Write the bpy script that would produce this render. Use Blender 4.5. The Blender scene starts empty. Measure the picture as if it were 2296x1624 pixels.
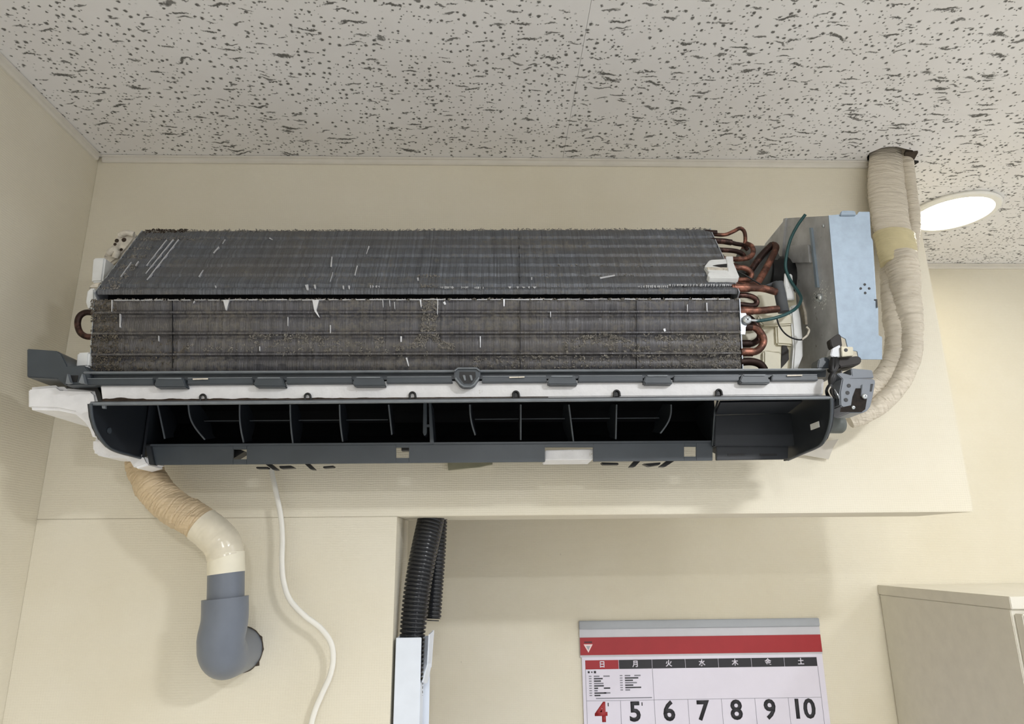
import bpy, bmesh, math, random
from mathutils import Vector, Matrix, noise
random.seed(7)
scene = bpy.context.scene
COL = scene.collection

# ---------------------------------------------------------------- camera
H = 1.7785                       # eye height; ceiling stands at 2.40 m
CEIL = 2.4
F, CX, CY = 1533.0, 1148.0, 812.0
def basis(yaw, pitch, roll):
    y, p, r = (math.radians(v) for v in (yaw, pitch, roll))
    f = Vector((math.sin(y) * math.cos(p), math.cos(y) * math.cos(p), math.sin(p)))
    rt = Vector((math.cos(y), -math.sin(y), 0)); up = rt.cross(f)
    return rt * math.cos(r) + up * math.sin(r), -rt * math.sin(r) + up * math.cos(r), f
RT, UP, FW = basis(1.8, 15.4, -0.55)
CAMP = Vector((0, -1, H))
cam = bpy.data.cameras.new('camera'); cam_o = bpy.data.objects.new('camera', cam)
COL.objects.link(cam_o); scene.camera = cam_o
cam.sensor_fit = 'HORIZONTAL'; cam.sensor_width = 36.0; cam.lens = 36.0 * F / 2296.0
cam.clip_start = 0.02
m = Matrix((RT, UP, -FW)).transposed().to_4x4(); m.translation = CAMP
cam_o.matrix_world = m

# ---------------------------------------------------------------- world, exposure
w = bpy.data.worlds.new('world'); scene.world = w; w.use_nodes = True
w.node_tree.nodes['Background'].inputs[0].default_value = (1.0, 0.995, 0.985, 1)
w.node_tree.nodes['Background'].inputs[1].default_value = 0.88
scene.view_settings.view_transform = 'Standard'
scene.view_settings.look = 'None'
scene.view_settings.exposure = 0.06
scene.view_settings.gamma = 1.0
scene.view_settings.use_curve_mapping = False
LAMP_POWER = 1.0

# ---------------------------------------------------------------- measuring helpers
def ray(px, py): return FW + RT * ((px - CX) / F) - UP * ((py - CY) / F)
def P(px, py, Y):                     # a measured point lying at depth Y
    d = ray(px, py); return CAMP + d * ((Y + 1) / d.y)
def PX(px, py, X):
    d = ray(px, py); return CAMP + d * (X / d.x)
def PZ(px, py, Z):
    d = ray(px, py); return CAMP + d * ((Z - H) / d.z)
def lerp(a, b, t): return a + (b - a) * t

# ---------------------------------------------------------------- materials
def lin(c):
    out = []
    for v in c:
        v /= 255.0
        out.append(v / 12.92 if v <= 0.04045 else ((v + 0.055) / 1.055) ** 2.4)
    return (*out, 1.0)
class NT:
    def __init__(s, name):
        s.m = bpy.data.materials.new(name); s.m.use_nodes = True
        s.t = s.m.node_tree; s.b = s.t.nodes['Principled BSDF']
    def n(s, typ, **kw):
        o = s.t.nodes.new(typ)
        for k, v in kw.items():
            if k.startswith('i_'): o.inputs[k[2:].replace('_', ' ')].default_value = v
            else: setattr(o, k, v)
        return o
    def l(s, a, b): s.t.links.new(a, b)
    def geo(s): return s.n('ShaderNodeNewGeometry').outputs['Position']
    def mapping(s, vec, scale=(1, 1, 1), rot=(0, 0, 0), loc=(0, 0, 0)):
        o = s.n('ShaderNodeMapping'); s.l(vec, o.inputs['Vector'])
        o.inputs['Scale'].default_value = scale; o.inputs['Rotation'].default_value = rot
        o.inputs['Location'].default_value = loc
        return o.outputs['Vector']
    def noise(s, vec, scale, detail=3, rough=0.55, dist=0.0):
        o = s.n('ShaderNodeTexNoise'); s.l(vec, o.inputs['Vector'])
        o.inputs['Scale'].default_value = scale; o.inputs['Detail'].default_value = detail
        o.inputs['Roughness'].default_value = rough; o.inputs['Distortion'].default_value = dist
        return o.outputs['Fac']
    def ramp(s, fac, stops, interp='LINEAR'):
        o = s.n('ShaderNodeValToRGB'); s.l(fac, o.inputs['Fac']); r = o.color_ramp
        r.interpolation = interp
        while len(r.elements) < len(stops): r.elements.new(0.5)
        for e, (p, c) in zip(r.elements, stops):
            e.position = p; e.color = c if len(c) == 4 else (*c, 1)
        return o.outputs['Color']
    def mix(s, fac, a, b, blend='MIX'):
        o = s.n('ShaderNodeMix', data_type='RGBA', blend_type=blend)
        for sock, v in ((o.inputs[0], fac), (o.inputs[6], a), (o.inputs[7], b)):
            if isinstance(v, (int, float, tuple)): sock.default_value = v
            else: s.l(v, sock)
        return o.outputs[2]
    def math(s, op, a, b=None, c=None):
        o = s.n('ShaderNodeMath', operation=op)
        for i, v in enumerate((a, b, c)):
            if v is None: continue
            if isinstance(v, (int, float)): o.inputs[i].default_value = v
            else: s.l(v, o.inputs[i])
        return o.outputs[0]
    def bump(s, h, strength=0.3, dist=0.001):
        o = s.n('ShaderNodeBump'); s.l(h, o.inputs['Height'])
        o.inputs['Strength'].default_value = strength; o.inputs['Distance'].default_value = dist
        s.l(o.outputs['Normal'], s.b.inputs['Normal']); return o
    def base(s, c):
        if isinstance(c, tuple): s.b.inputs['Base Color'].default_value = c
        else: s.l(c, s.b.inputs['Base Color'])
    def set(s, rough=0.5, metal=0.0, spec=None, coat=None):
        s.b.inputs['Roughness'].default_value = rough; s.b.inputs['Metallic'].default_value = metal
        if spec is not None: s.b.inputs['Specular IOR Level'].default_value = spec
        if coat is not None: s.b.inputs['Coat Weight'].default_value = coat
K0, K1 = (0, 0, 0, 1), (1, 1, 1, 1)

def simple(name, c, rough=0.5, metal=0.0, var=0.12, vscale=40, bump=0.0, bscale=200, spec=None, dirt=None, dirt_amt=0.0):
    t = NT(name); pos = t.geo(); c = lin(c)
    n = t.noise(pos, vscale, 4)
    dark = tuple(v * (1 - var * 2) for v in c[:3]) + (1,); lite = tuple(min(1, v * (1 + var)) for v in c[:3]) + (1,)
    col = t.ramp(n, [(0.25, dark), (0.7, lite)])
    if dirt:
        d = t.ramp(t.noise(pos, 90, 6, 0.65), [(0.62 - dirt_amt, K0), (0.72 - dirt_amt * 0.5, K1)])
        col = t.mix(d, col, lin(dirt))
    t.base(col); t.set(rough, metal, spec)
    if bump: t.bump(t.noise(pos, bscale, 4), bump, 0.001)
    return t.m

def wallpaper(name, c):
    t = NT(name); pos = t.geo(); c = lin(c)
    sep = t.n('ShaderNodeSeparateXYZ'); t.l(pos, sep.inputs[0])
    wob = t.noise(pos, 60, 2)
    zz = t.math('SINE', t.math('ADD', t.math('MULTIPLY', sep.outputs['Z'], 2 * math.pi / 0.0032), t.math('MULTIPLY', wob, 5.0)))
    xy = t.math('ADD', sep.outputs['X'], sep.outputs['Y'])
    xx = t.math('SINE', t.math('ADD', t.math('MULTIPLY', xy, 2 * math.pi / 0.0034), t.math('MULTIPLY', wob, 5.0)))
    weave = t.math('ADD', zz, t.math('MULTIPLY', xx, 0.55))
    weave = t.math('ADD', weave, t.math('MULTIPLY', t.noise(pos, 420, 3), 2.5))
    stain = t.noise(pos, 3.2, 5, 0.6)
    col = t.ramp(stain, [(0.3, tuple(v * f for v, f in zip(c[:3], (0.93, 0.91, 0.86))) + (1,)), (0.65, c)])
    col = t.mix(t.math('MULTIPLY', t.ramp(t.noise(t.mapping(pos, (1, 1, 6)), 150, 3), [(0.35, K0), (0.75, K1)]), 0.10), col, tuple(v * 0.72 for v in c[:3]) + (1,))
    spots = t.ramp(t.noise(pos, 55, 2), [(0.77, K0), (0.79, K1)])
    col = t.mix(t.math('MULTIPLY', spots, 0.25), col, lin((120, 105, 85)))
    t.base(col); t.set(0.62, 0, 0.35); t.bump(weave, 0.20, 0.0005)
    return t.m

def ceiling_mat():
    t = NT('rockwool_ceiling'); pos = t.geo()
    nz = t.n('ShaderNodeTexNoise'); t.l(pos, nz.inputs['Vector']); nz.inputs['Scale'].default_value = 30; nz.inputs['Detail'].default_value = 3
    off = t.n('ShaderNodeVectorMath', operation='MULTIPLY_ADD'); t.l(nz.outputs['Color'], off.inputs[0])
    off.inputs[1].default_value = (0.014, 0.034, 0); t.l(pos, off.inputs[2])
    wpos = off.outputs[0]
    fuzz = t.noise(pos, 380, 3)
    fuzz2 = t.math('MULTIPLY', t.math('SUBTRACT', fuzz, 0.5), 0.42)
    def voro(vec, thr, soft, keep, chan):
        v = t.n('ShaderNodeTexVoronoi', voronoi_dimensions='2D'); t.l(vec, v.inputs['Vector']); v.inputs['Scale'].default_value = 1.0
        sc = t.n('ShaderNodeSeparateColor'); t.l(v.outputs['Color'], sc.inputs[0])
        size = t.math('MULTIPLY_ADD', sc.outputs[(chan + 1) % 3], 0.9, 0.45)
        d = t.math('ADD', v.outputs['Distance'], fuzz2)
        d = t.math('DIVIDE', d, size)
        a = t.math('SUBTRACT', 1.0, t.math('DIVIDE', t.math('SUBTRACT', d, thr), soft))
        a = t.math('MINIMUM', t.math('MAXIMUM', a, 0.0), 1.0)
        return t.math('MULTIPLY', a, t.math('LESS_THAN', sc.outputs[chan], keep))
    pin = voro(t.mapping(pos, (92, 92, 98)), 0.105, 0.11, 0.52, 0)
    pin2 = voro(t.mapping(pos, (160, 170, 160), loc=(3.3, 1.7, 0)), 0.11, 0.12, 0.30, 1)
    fis = voro(t.mapping(wpos, (15, 88, 40), rot=(0, 0, 0.10)), 0.10, 0.10, 0.26, 0)
    fis2 = voro(t.mapping(wpos, (27, 125, 40), rot=(0, 0, -0.16), loc=(5.1, 2.2, 0)), 0.12, 0.11, 0.20, 2)
    clus = t.ramp(t.noise(pos, 24, 2), [(0.38, K0), (0.5, K1)])
    pin2 = t.math('MULTIPLY', pin2, clus)
    pit = t.math('MAXIMUM', t.math('MAXIMUM', pin, t.math('MULTIPLY', pin2, 0.85)), t.math('MAXIMUM', fis, t.math('MULTIPLY', fis2, 0.9)))
    base = t.ramp(t.noise(pos, 7, 4), [(0.3, lin((232, 230, 228))), (0.7, lin((240, 239, 238)))])
    col = t.mix(t.math('MULTIPLY', pit, 0.93), base, lin((92, 91, 86)))
    t.base(col); t.set(0.9, 0, 0.15)
    t.bump(t.math('SUBTRACT', t.math('MULTIPLY', fuzz, 0.15), pit), 0.6, 0.002)
    return t.m

def fin_mat(name, tone, dusty):
    t = NT(name); pos = t.geo()
    sep = t.n('ShaderNodeSeparateXYZ'); t.l(pos, sep.inputs[0])
    wob = t.noise(t.mapping(pos, (18, 6, 6)), 1.0, 3)
    lines = t.math('SINE', t.math('ADD', t.math('MULTIPLY', sep.outputs['X'], 2 * math.pi / 0.0021), t.math('MULTIPLY', wob, 8.0)))
    streak = t.noise(t.mapping(pos, (520, 9, 9)), 1.0, 3, 0.6)          # tall thin streaks along each fin
    blot = t.noise(t.mapping(pos, (6, 14, 14)), 1.0, 5, 0.62)
    row = t.noise(t.mapping(pos, (3, 90, 90)), 1.0, 3, 0.6)             # rows left by the tubes behind the fins
    col = t.ramp(streak, [(0.28, lin(tuple(v * 0.70 for v in tone))), (0.5, lin(tone)), (0.76, lin(tuple(min(255, v * 1.30) for v in tone)))])
    col = t.mix(t.math('MULTIPLY', t.ramp(row, [(0.38, K0), (0.62, K1)]), 0.35), col, lin(tuple(v * 0.78 for v in tone)))
    brown = t.ramp(blot, [(0.42, K0), (0.66, K1)])
    col = t.mix(t.math('MULTIPLY', brown, 0.45), col, lin((92, 87, 80)))
    grime = t.ramp(t.math('ADD', t.noise(pos, 150, 6, 0.75), t.math('MULTIPLY', t.noise(t.mapping(pos, (9, 30, 30)), 1.0, 3), 0.5)), [(0.80 - dusty, K0), (0.95 - dusty, K1)])
    col = t.mix(t.math('MULTIPLY', grime, 0.55), col, lin((132, 127, 117)))
    bright = t.ramp(streak, [(0.725, K0), (0.745, K1)])
    bright = t.math('MULTIPLY', bright, t.ramp(t.noise(t.mapping(pos, (60, 40, 40)), 1.0, 2), [(0.56, K0), (0.6, K1)]))
    col = t.mix(t.math('MULTIPLY', bright, 0.6), col, lin((190, 192, 198)))
    t.base(col)
    t.b.inputs['Metallic'].default_value = 0.25
    r = t.ramp(grime, [(0, (0.40,) * 3), (1, (0.85,) * 3)]); t.l(r, t.b.inputs['Roughness'])
    h = t.math('ADD', t.math('MULTIPLY', lines, 0.26), t.math('ADD', t.math('MULTIPLY', streak, 0.7), t.math('MULTIPLY', t.noise(pos, 340, 4), 0.9)))
    t.bump(h, 0.32, 0.0010)
    return t.m

def copper_mat(name, c, tarnish):
    t = NT(name); pos = t.geo()
    n = t.noise(pos, 70, 5, 0.6)
    col = t.ramp(n, [(0.5 - tarnish, lin(tuple(v * 0.52 for v in c))), (0.62, lin(c))])
    t.base(col); t.b.inputs['Metallic'].default_value = 0.6
    t.l(t.ramp(n, [(0.35, (0.6,) * 3), (0.65, (0.36,) * 3)]), t.b.inputs['Roughness'])
    t.bump(t.noise(pos, 260, 3), 0.15, 0.0006)
    return t.m

def tape_mat(name, c, ridge=0.35):
    t = NT(name); pos = t.geo(); c = lin(c)
    n = t.noise(pos, 14, 4)
    wr = t.noise(t.mapping(pos, (22, 22, 170), rot=(0, 0.3, 0)), 1.0, 4, 0.6, 0.8)
    col = t.ramp(n, [(0.3, tuple(v * 0.86 for v in c[:3]) + (1,)), (0.7, c)])
    t.base(col); t.set(0.42, 0, 0.5); t.bump(wr, ridge, 0.004)
    return t.m

def emit(name, c, s):
    t = NT(name); t.base((0.8, 0.8, 0.8, 1))
    t.b.inputs['Emission Color'].default_value = c; t.b.inputs['Emission Strength'].default_value = s
    return t.m

M = {}
M['wall'] = wallpaper('beige_wallpaper', (231, 225, 208))
M['ceiling'] = ceiling_mat()
M['trim'] = simple('trim_vinyl', (222, 217, 206), 0.4, var=0.03)
M['floor'] = simple('floor_vinyl', (208, 208, 210), 0.5, var=0.08, vscale=8)
M['fin_up'] = fin_mat('fins_upper', (90, 94, 101), 0.00)
M['fin_lo'] = fin_mat('fins_lower', (86, 86, 91), 0.05)
M['dust'] = simple('dust_fluff', (142, 138, 131), 1.0, var=0.3, vscale=300, spec=0.0)
M['dust2'] = simple('brown_dust', (112, 105, 94), 1.0, var=0.3, vscale=300, spec=0.0)
M['bent'] = simple('bent_aluminium', (215, 217, 222), 0.35, 0.4, var=0.1)
M['fin_end'] = simple('end_plate_metal', (186, 192, 200), 0.4, 0.6, var=0.15, vscale=120)
M['copper'] = copper_mat('copper', (158, 106, 88), 0.04)
M['copper_dark'] = copper_mat('tarnished_copper', (96, 66, 58), -0.02)
M['dark'] = simple('charcoal_plastic', (64, 71, 78), 0.38, var=0.08, vscale=25, bump=0.04, bscale=500)
M['charcoal_highlight'] = simple('charcoal_plastic_highlight', (118, 124, 130), 0.4, var=0.1, vscale=60)  # paler charcoal copy: edge highlights painted into the colour
M['black'] = simple('black_plastic', (20, 21, 24), 0.45, var=0.1)
M['housing'] = simple('outlet_housing_plastic', (38, 42, 48), 0.42, var=0.1, vscale=20)
M['foam'] = simple('white_foam', (238, 238, 240), 0.75, var=0.04, vscale=60, bump=0.35, bscale=260, dirt=(170, 160, 145), dirt_amt=-0.06)
M['crust'] = simple('brown_crust', (60, 48, 38), 0.95, var=0.3, vscale=200)
M['white_plastic'] = simple('white_plastic', (228, 230, 230), 0.4, var=0.05, vscale=60, dirt=(150, 142, 128), dirt_amt=-0.02)
M['dusty_white'] = simple('dusty_white_plastic', (214, 207, 194), 0.7, var=0.15, vscale=120, dirt=(96, 84, 70), dirt_amt=0.02)
M['cream'] = simple('cream_plastic', (226, 220, 196), 0.42, var=0.05, vscale=30)
M['galv'] = simple('galvanised_sheet', (148, 163, 178), 0.45, 0.3, var=0.06, vscale=90)
M['metal_side'] = simple('zinc_plate', (192, 194, 198), 0.42, 0.25, var=0.16, vscale=30, dirt=(98, 92, 82), dirt_amt=-0.02)
M['zinc'] = simple('zinc_screw', (200, 206, 210), 0.3, 0.8, var=0.1)
M['rubber'] = simple('dark_foam_sleeve', (84, 87, 91), 0.85, var=0.1)
M['motor'] = simple('motor_casing', (112, 114, 113), 0.5, 0.2, var=0.15)
M['green'] = simple('green_wire', (30, 74, 76), 0.4, var=0.1)
M['brown'] = simple('brown_terminal', (34, 28, 25), 0.6, var=0.25, vscale=150)
M['grey_box'] = simple('grey_blue_plastic', (114, 120, 129), 0.4, var=0.05)
M['nickel'] = simple('nickel_bracket', (140, 135, 120), 0.35, 0.7, var=0.1)
M['board'] = simple('circuit_board', (30, 22, 17), 0.9, var=0.4, vscale=250)
M['gsleeve'] = simple('grey_motor_plastic', (96, 101, 98), 0.5, var=0.06)
M['tape'] = tape_mat('beige_wrap_tape', (218, 208, 190), 0.9)
M['tape2'] = tape_mat('ochre_wrap_tape', (214, 192, 158), 0.6)
M['clear'] = simple('glossy_clear_tape', (206, 194, 154), 0.16, var=0.06, vscale=50, bump=0.25, bscale=90)
M['clear2'] = simple('glossy_pale_tape', (224, 216, 196), 0.2, var=0.05, vscale=50, bump=0.25, bscale=90)
M['sleeve'] = simple('ivory_sleeve', (234, 228, 208), 0.4, var=0.03)
M['pvc'] = simple('grey_pvc', (110, 117, 129), 0.36, var=0.06, vscale=18)
M['cord'] = simple('white_cord', (236, 234, 226), 0.4, var=0.03)
M['corr'] = simple('black_corrugated', (32, 34, 38), 0.26, var=0.12)
M['trunk'] = simple('white_trunking', (226, 233, 244), 0.4, var=0.02)
M['hole'] = simple('ceiling_void', (34, 31, 28), 0.95, var=0.3)
M['brokenboard'] = simple('broken_board_edge', (72, 62, 52), 0.95, var=0.35, vscale=120)
M['cabinet'] = simple('cream_cabinet', (222, 218, 206), 0.5, var=0.03)
M['plate'] = simple('mounting_plate', (136, 134, 112), 0.5, var=0.08)
M['film'] = simple('plastic_film', (190, 184, 172), 0.35, var=0.04)
M['lampring'] = simple('lamp_ring', (240, 239, 232), 0.35, var=0.01)
M['paper'] = simple('calendar_paper', (226, 222, 236), 0.55, var=0.01)
M['calbar'] = simple('calendar_bar', (164, 168, 174), 0.45, var=0.02)
M['calstrip'] = simple('calendar_strip', (200, 200, 206), 0.45, var=0.02)
M['red'] = simple('calendar_red', (160, 40, 46), 0.5, var=0.03)
M['ink'] = simple('calendar_ink', (44, 44, 50), 0.6, var=0.03)
M['greyink'] = simple('calendar_grey_ink', (130, 130, 140), 0.6, var=0.03)
M['pink'] = simple('calendar_pink_ink', (240, 214, 214), 0.6, var=0.02)

# ---------------------------------------------------------------- builders
ORG = {}
def prop(o, label=None, cat=None, group=None, kind=None):
    for k, v in (('label', label), ('category', cat), ('group', group), ('kind', kind)):
        if v: o[k] = v
    return o
def thing(name, loc, label, cat, group=None):
    o = bpy.data.objects.new(name, None); COL.objects.link(o); o.empty_display_size = 0.05
    o.location = loc; ORG[o] = Vector(loc); prop(o, label, cat, group); return o
def link(name, bm, mat, parent=None, smooth=None, recalc=True):
    if recalc: bmesh.ops.recalc_face_normals(bm, faces=bm.faces[:])
    if parent is not None: org = ORG[parent]
    else:
        vs = [v.co for v in bm.verts]
        org = Vector(((min(v.x for v in vs) + max(v.x for v in vs)) / 2, (min(v.y for v in vs) + max(v.y for v in vs)) / 2, min(v.z for v in vs)))
    bmesh.ops.translate(bm, verts=bm.verts[:], vec=-org)
    me = bpy.data.meshes.new(name); bm.to_mesh(me); bm.free()
    me.materials.append(M[mat] if isinstance(mat, str) else mat)
    if smooth is not None:
        me.polygons.foreach_set('use_smooth', [True] * len(me.polygons))
        me.set_sharp_from_angle(angle=math.radians(smooth))
    o = bpy.data.objects.new(name, me); COL.objects.link(o)
    ORG[o] = org
    if parent is not None: o.parent = parent
    else: o.location = org
    return o
def bevel(bm, wd, seg=2):
    if wd > 0:
        bmesh.ops.recalc_face_normals(bm, faces=bm.faces[:])
        es = [e for e in bm.edges if len(e.link_faces) == 2 and e.calc_face_angle(0) > 0.5]
        bmesh.ops.bevel(bm, geom=es, offset=wd, segments=seg, affect='EDGES', clamp_overlap=True)
def add_prism(bm, pts, vec):
    """closed prism: polygon pts (Vectors) swept by vec"""
    vec = Vector(vec)
    a = [bm.verts.new(p) for p in pts]; b = [bm.verts.new(p + vec) for p in pts]
    n = len(pts)
    bm.faces.new(a); bm.faces.new(b[::-1])
    for i in range(n): bm.faces.new((a[i], b[i], b[(i + 1) % n], a[(i + 1) % n]))
    return bm
def prism(name, pts, vec, mat, parent=None, bev=0.0, smooth=None):
    bm = bmesh.new(); add_prism(bm, [Vector(p) for p in pts], vec)
    if bev: bevel(bm, bev)
    return link(name, bm, mat, parent, smooth if smooth else (40 if bev else None))
def pp(name, pix, Y, depth, mat, parent=None, bev=0.0, Yb=None):
    """prism from an outline measured in the photo, standing at depth Y (Yb at its lowest row) and running back into the unit"""
    if Yb is None: pts = [P(x, y, Y) for x, y in pix]
    else:
        y0 = min(p[1] for p in pix); y1 = max(p[1] for p in pix)
        pts = [P(x, y, lerp(Y, Yb, (y - y0) / (y1 - y0))) for x, y in pix]
    return prism(name, pts, (0, depth, 0), mat, parent, bev)
def add_box(bm, lo, hi):
    x0, y0, z0 = lo; x1, y1, z1 = hi
    return add_prism(bm, [Vector(p) for p in ((x0, y0, z0), (x1, y0, z0), (x1, y0, z1), (x0, y0, z1))], (0, y1 - y0, 0))
def box(name, lo, hi, mat, parent=None, bev=0.0):
    bm = bmesh.new(); add_box(bm, lo, hi)
    if bev: bevel(bm, bev)
    return link(name, bm, mat, parent, 40 if bev else None)
def loft(bm, loops, caps=True, closed=True):
    rows = [[bm.verts.new(p) for p in lp] for lp in loops]; n = len(rows[0])
    for a, b in zip(rows, rows[1:]):
        for i in range(n if closed else n - 1):
            j = (i + 1) % n; bm.faces.new((a[i], a[j], b[j], b[i]))
    if caps: bm.faces.new(rows[0][::-1]); bm.faces.new(rows[-1])
    return bm
def smooth_path(pts, n):
    """Catmull-Rom through pts -> n+1 samples of (pos, param)"""
    pts = [Vector(p) for p in pts]; k = len(pts)
    ext = [pts[0] * 2 - pts[1]] + pts + [pts[-1] * 2 - pts[-2]]
    out = []
    for s in range(n + 1):
        u = s / n * (k - 1); i = min(int(u), k - 2); t = u - i
        a, b, c, d = ext[i:i + 4]
        out.append((0.5 * ((2 * b) + (c - a) * t + (2 * a - 5 * b + 4 * c - d) * t * t + (3 * b - a - 3 * c + d) * t ** 3), u))
    return out
def resample(path, n):
    L = [0.0]
    for (a, _), (b, _) in zip(path, path[1:]): L.append(L[-1] + (b - a).length)
    out = []; j = 0
    for s in range(n + 1):
        t = L[-1] * s / n
        while j < len(L) - 2 and L[j + 1] < t: j += 1
        f = (t - L[j]) / max(1e-9, L[j + 1] - L[j])
        out.append((path[j][0].lerp(path[j + 1][0], f), lerp(path[j][1], path[j + 1][1], f)))
    return out, L[-1]
def add_tube(bm, pts, rad, seg=12, n=24, mod=None, caps=True, flat=1.0, straight=False):
    if straight: path = [(Vector(p), float(i)) for i, p in enumerate(pts)]
    else: path, _ = resample(smooth_path(pts, max(40, n * 2)), n)
    rads = rad if isinstance(rad, (list, tuple)) else [rad] * len(pts)
    loops = []; T = None; N = None
    for i, (p, u) in enumerate(path):
        q0 = path[max(0, i - 1)][0]; q1 = path[min(len(path) - 1, i + 1)][0]
        t = (q1 - q0).normalized()
        if N is None:
            N = t.cross(Vector((0, 1, 0.13)))
            if N.length < 0.2: N = t.cross(Vector((1, 0, 0.1)))
            N.normalize()
        else:
            N = (N - t * N.dot(t)).normalized()
        B = t.cross(N)
        k = min(int(u), len(rads) - 2); r = lerp(rads[k], rads[k + 1], u - k)
        lp = []
        for s in range(seg):
            a = 2 * math.pi * s / seg
            rr = r * (mod(u, a, i, p) if mod else 1.0)
            lp.append(p + N * (math.cos(a) * rr) + B * (math.sin(a) * rr * flat))
        loops.append(lp)
    loft(bm, loops, caps); return bm
def tube(name, pts, rad, mat, parent=None, seg=12, n=24, mod=None, flat=1.0, straight=False, ang=50):
    bm = bmesh.new(); add_tube(bm, pts, rad, seg, n, mod, True, flat, straight)
    return link(name, bm, mat, parent, ang)
def disc(name, c, r, ax, th, mat, parent=None, seg=20, bev=0.0):
    """short cylinder: centre of its face c, running th along ax"""
    ax = Vector(ax).normalized(); u = ax.orthogonal().normalized(); v = ax.cross(u); c = Vector(c)
    return prism(name, [c + u * (r * math.cos(2 * math.pi * i / seg)) + v * (r * math.sin(2 * math.pi * i / seg)) for i in range(seg)], ax * th, mat, parent, bev, 40)
def structure(o): o['kind'] = 'structure'; return o

# ---------------------------------------------------------------- the room
XL, XE, ZB, YT, YF = -0.636, 0.703, H + 0.048, 0.14, 0.42     # left wall, beam end, beam underside, beam thickness, far wall
XR, YR = 3.4, -3.4
structure(box('floor', (XL - 0.1, YR, -0.05), (XR, YF + 0.1, 0.0), 'floor'))
structure(box('wall_left', (XL - 0.1, YR, 0.0), (XL, YF + 0.1, CEIL), 'wall'))
structure(box('wall_back', (XL, 0.0, ZB), (XE, YT, CEIL - 0.0005), 'wall', bev=0.0005))
structure(box('wall_pillar', (XL, 0.0, 0.0), (-0.1344, YT, ZB - 0.0003), 'wall', bev=0.0005))
structure(box('wall_far', (XL, YF, 0.0), (XR, YF + 0.1, CEIL), 'wall'))

# ceiling: a slab above, mineral boards fixed below it as its pieces
HOLE = [(1944, 352), (1950, 343), (1962, 338), (1976, 332), (1992, 329), (2012, 329), (2030, 334), (2046, 337), (2053, 343), (2046, 352), (2052, 362), (2038, 366), (2036, 374), (1946, 374)]
hole_pts = [PZ(x, y, CEIL) for x, y in HOLE]
ceil_o = structure(box('ceiling', (XL - 0.1, YR, CEIL + 0.06), (XR, YF + 0.1, CEIL + 0.10), 'hole'))
xs = [XL, 0.118 , 1.028, 1.938, 2.848, XR]; ys = [YF, 0.075]
while ys[-1] > YR: ys.append(max(YR, ys[-1] - 0.455))
hx = sum(p.x for p in hole_pts) / len(hole_pts); hy = sum(p.y for p in hole_pts) / len(hole_pts)
g = 0.00022
for i in range(len(xs) - 1):
    for j in range(len(ys) - 1):
        x0, x1, y1, y0 = xs[i] + g, xs[i + 1] - g, ys[j] - g, ys[j + 1] + g
        if x0 < hx < x1 and y0 < hy < y1:
            # the board round the pipes: a ragged opening broken through it
            ring = [(p.x, p.y) for p in hole_pts]
            if sum(a[0] * b[1] - b[0] * a[1] for a, b in zip(ring, ring[1:] + ring[:1])) < 0: ring = ring[::-1]
            def outer(a):
                c, s = math.cos(a), math.sin(a)
                tx = ((x1 - hx) / c) if c > 1e-9 else ((x0 - hx) / c if c < -1e-9 else 1e9)
                ty = ((y1 - hy) / s) if s > 1e-9 else ((y0 - hy) / s if s < -1e-9 else 1e9)
                t = min(tx, ty); return (hx + c * t, hy + s * t)
            angs = [(math.atan2(y - hy, x - hx), (x, y)) for x, y in ring]
            for cx_, cy_ in ((x0, y0), (x1, y0), (x1, y1), (x0, y1)):
                a = math.atan2(cy_ - hy, cx_ - hx)
                # point on the ring edge at this angle
                best = None
                for (ax_, ay_), (bx_, by_) in zip(ring, ring[1:] + ring[:1]):
                    dx, dy = math.cos(a), math.sin(a); ex, ey = bx_ - ax_, by_ - ay_
                    den = dx * ey - dy * ex
                    if abs(den) < 1e-12: continue
                    t = ((ax_ - hx) * ey - (ay_ - hy) * ex) / den; u = ((ax_ - hx) * dy - (ay_ - hy) * dx) / den
                    if t > 0 and 0 <= u <= 1 and (best is None or t > best[0]): best = (t, (hx + dx * t, hy + dy * t))
                angs.append((a, best[1]))
            angs.sort()
            bm = bmesh.new()
            inn = [p for _, p in angs]; out = [outer(a) for a, _ in angs]
            lay = {}
            for nm, ps in (('i', inn), ('o', out)):
                for z, zn in ((CEIL, 'b'), (CEIL + 0.012, 't')):
                    lay[nm + zn] = [bm.verts.new((x, y, z)) for x, y in ps]
            n = len(inn)
            for k in range(n):
                l = (k + 1) % n
                bm.faces.new((lay['ib'][k], lay['ob'][k], lay['ob'][l], lay['ib'][l]))
                bm.faces.new((lay['it'][k], lay['it'][l], lay['ot'][l], lay['ot'][k]))
                bm.faces.new((lay['ib'][k], lay['ib'][l], lay['it'][l], lay['it'][k]))
                bm.faces.new((lay['ob'][k], lay['ot'][k], lay['ot'][l], lay['ob'][l]))
            link('ceiling_board', bm, 'ceiling', ceil_o)
        else:
            box('ceiling_board', (x0, y0, CEIL), (x1, y1, CEIL + 0.012), 'ceiling', ceil_o)
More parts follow.
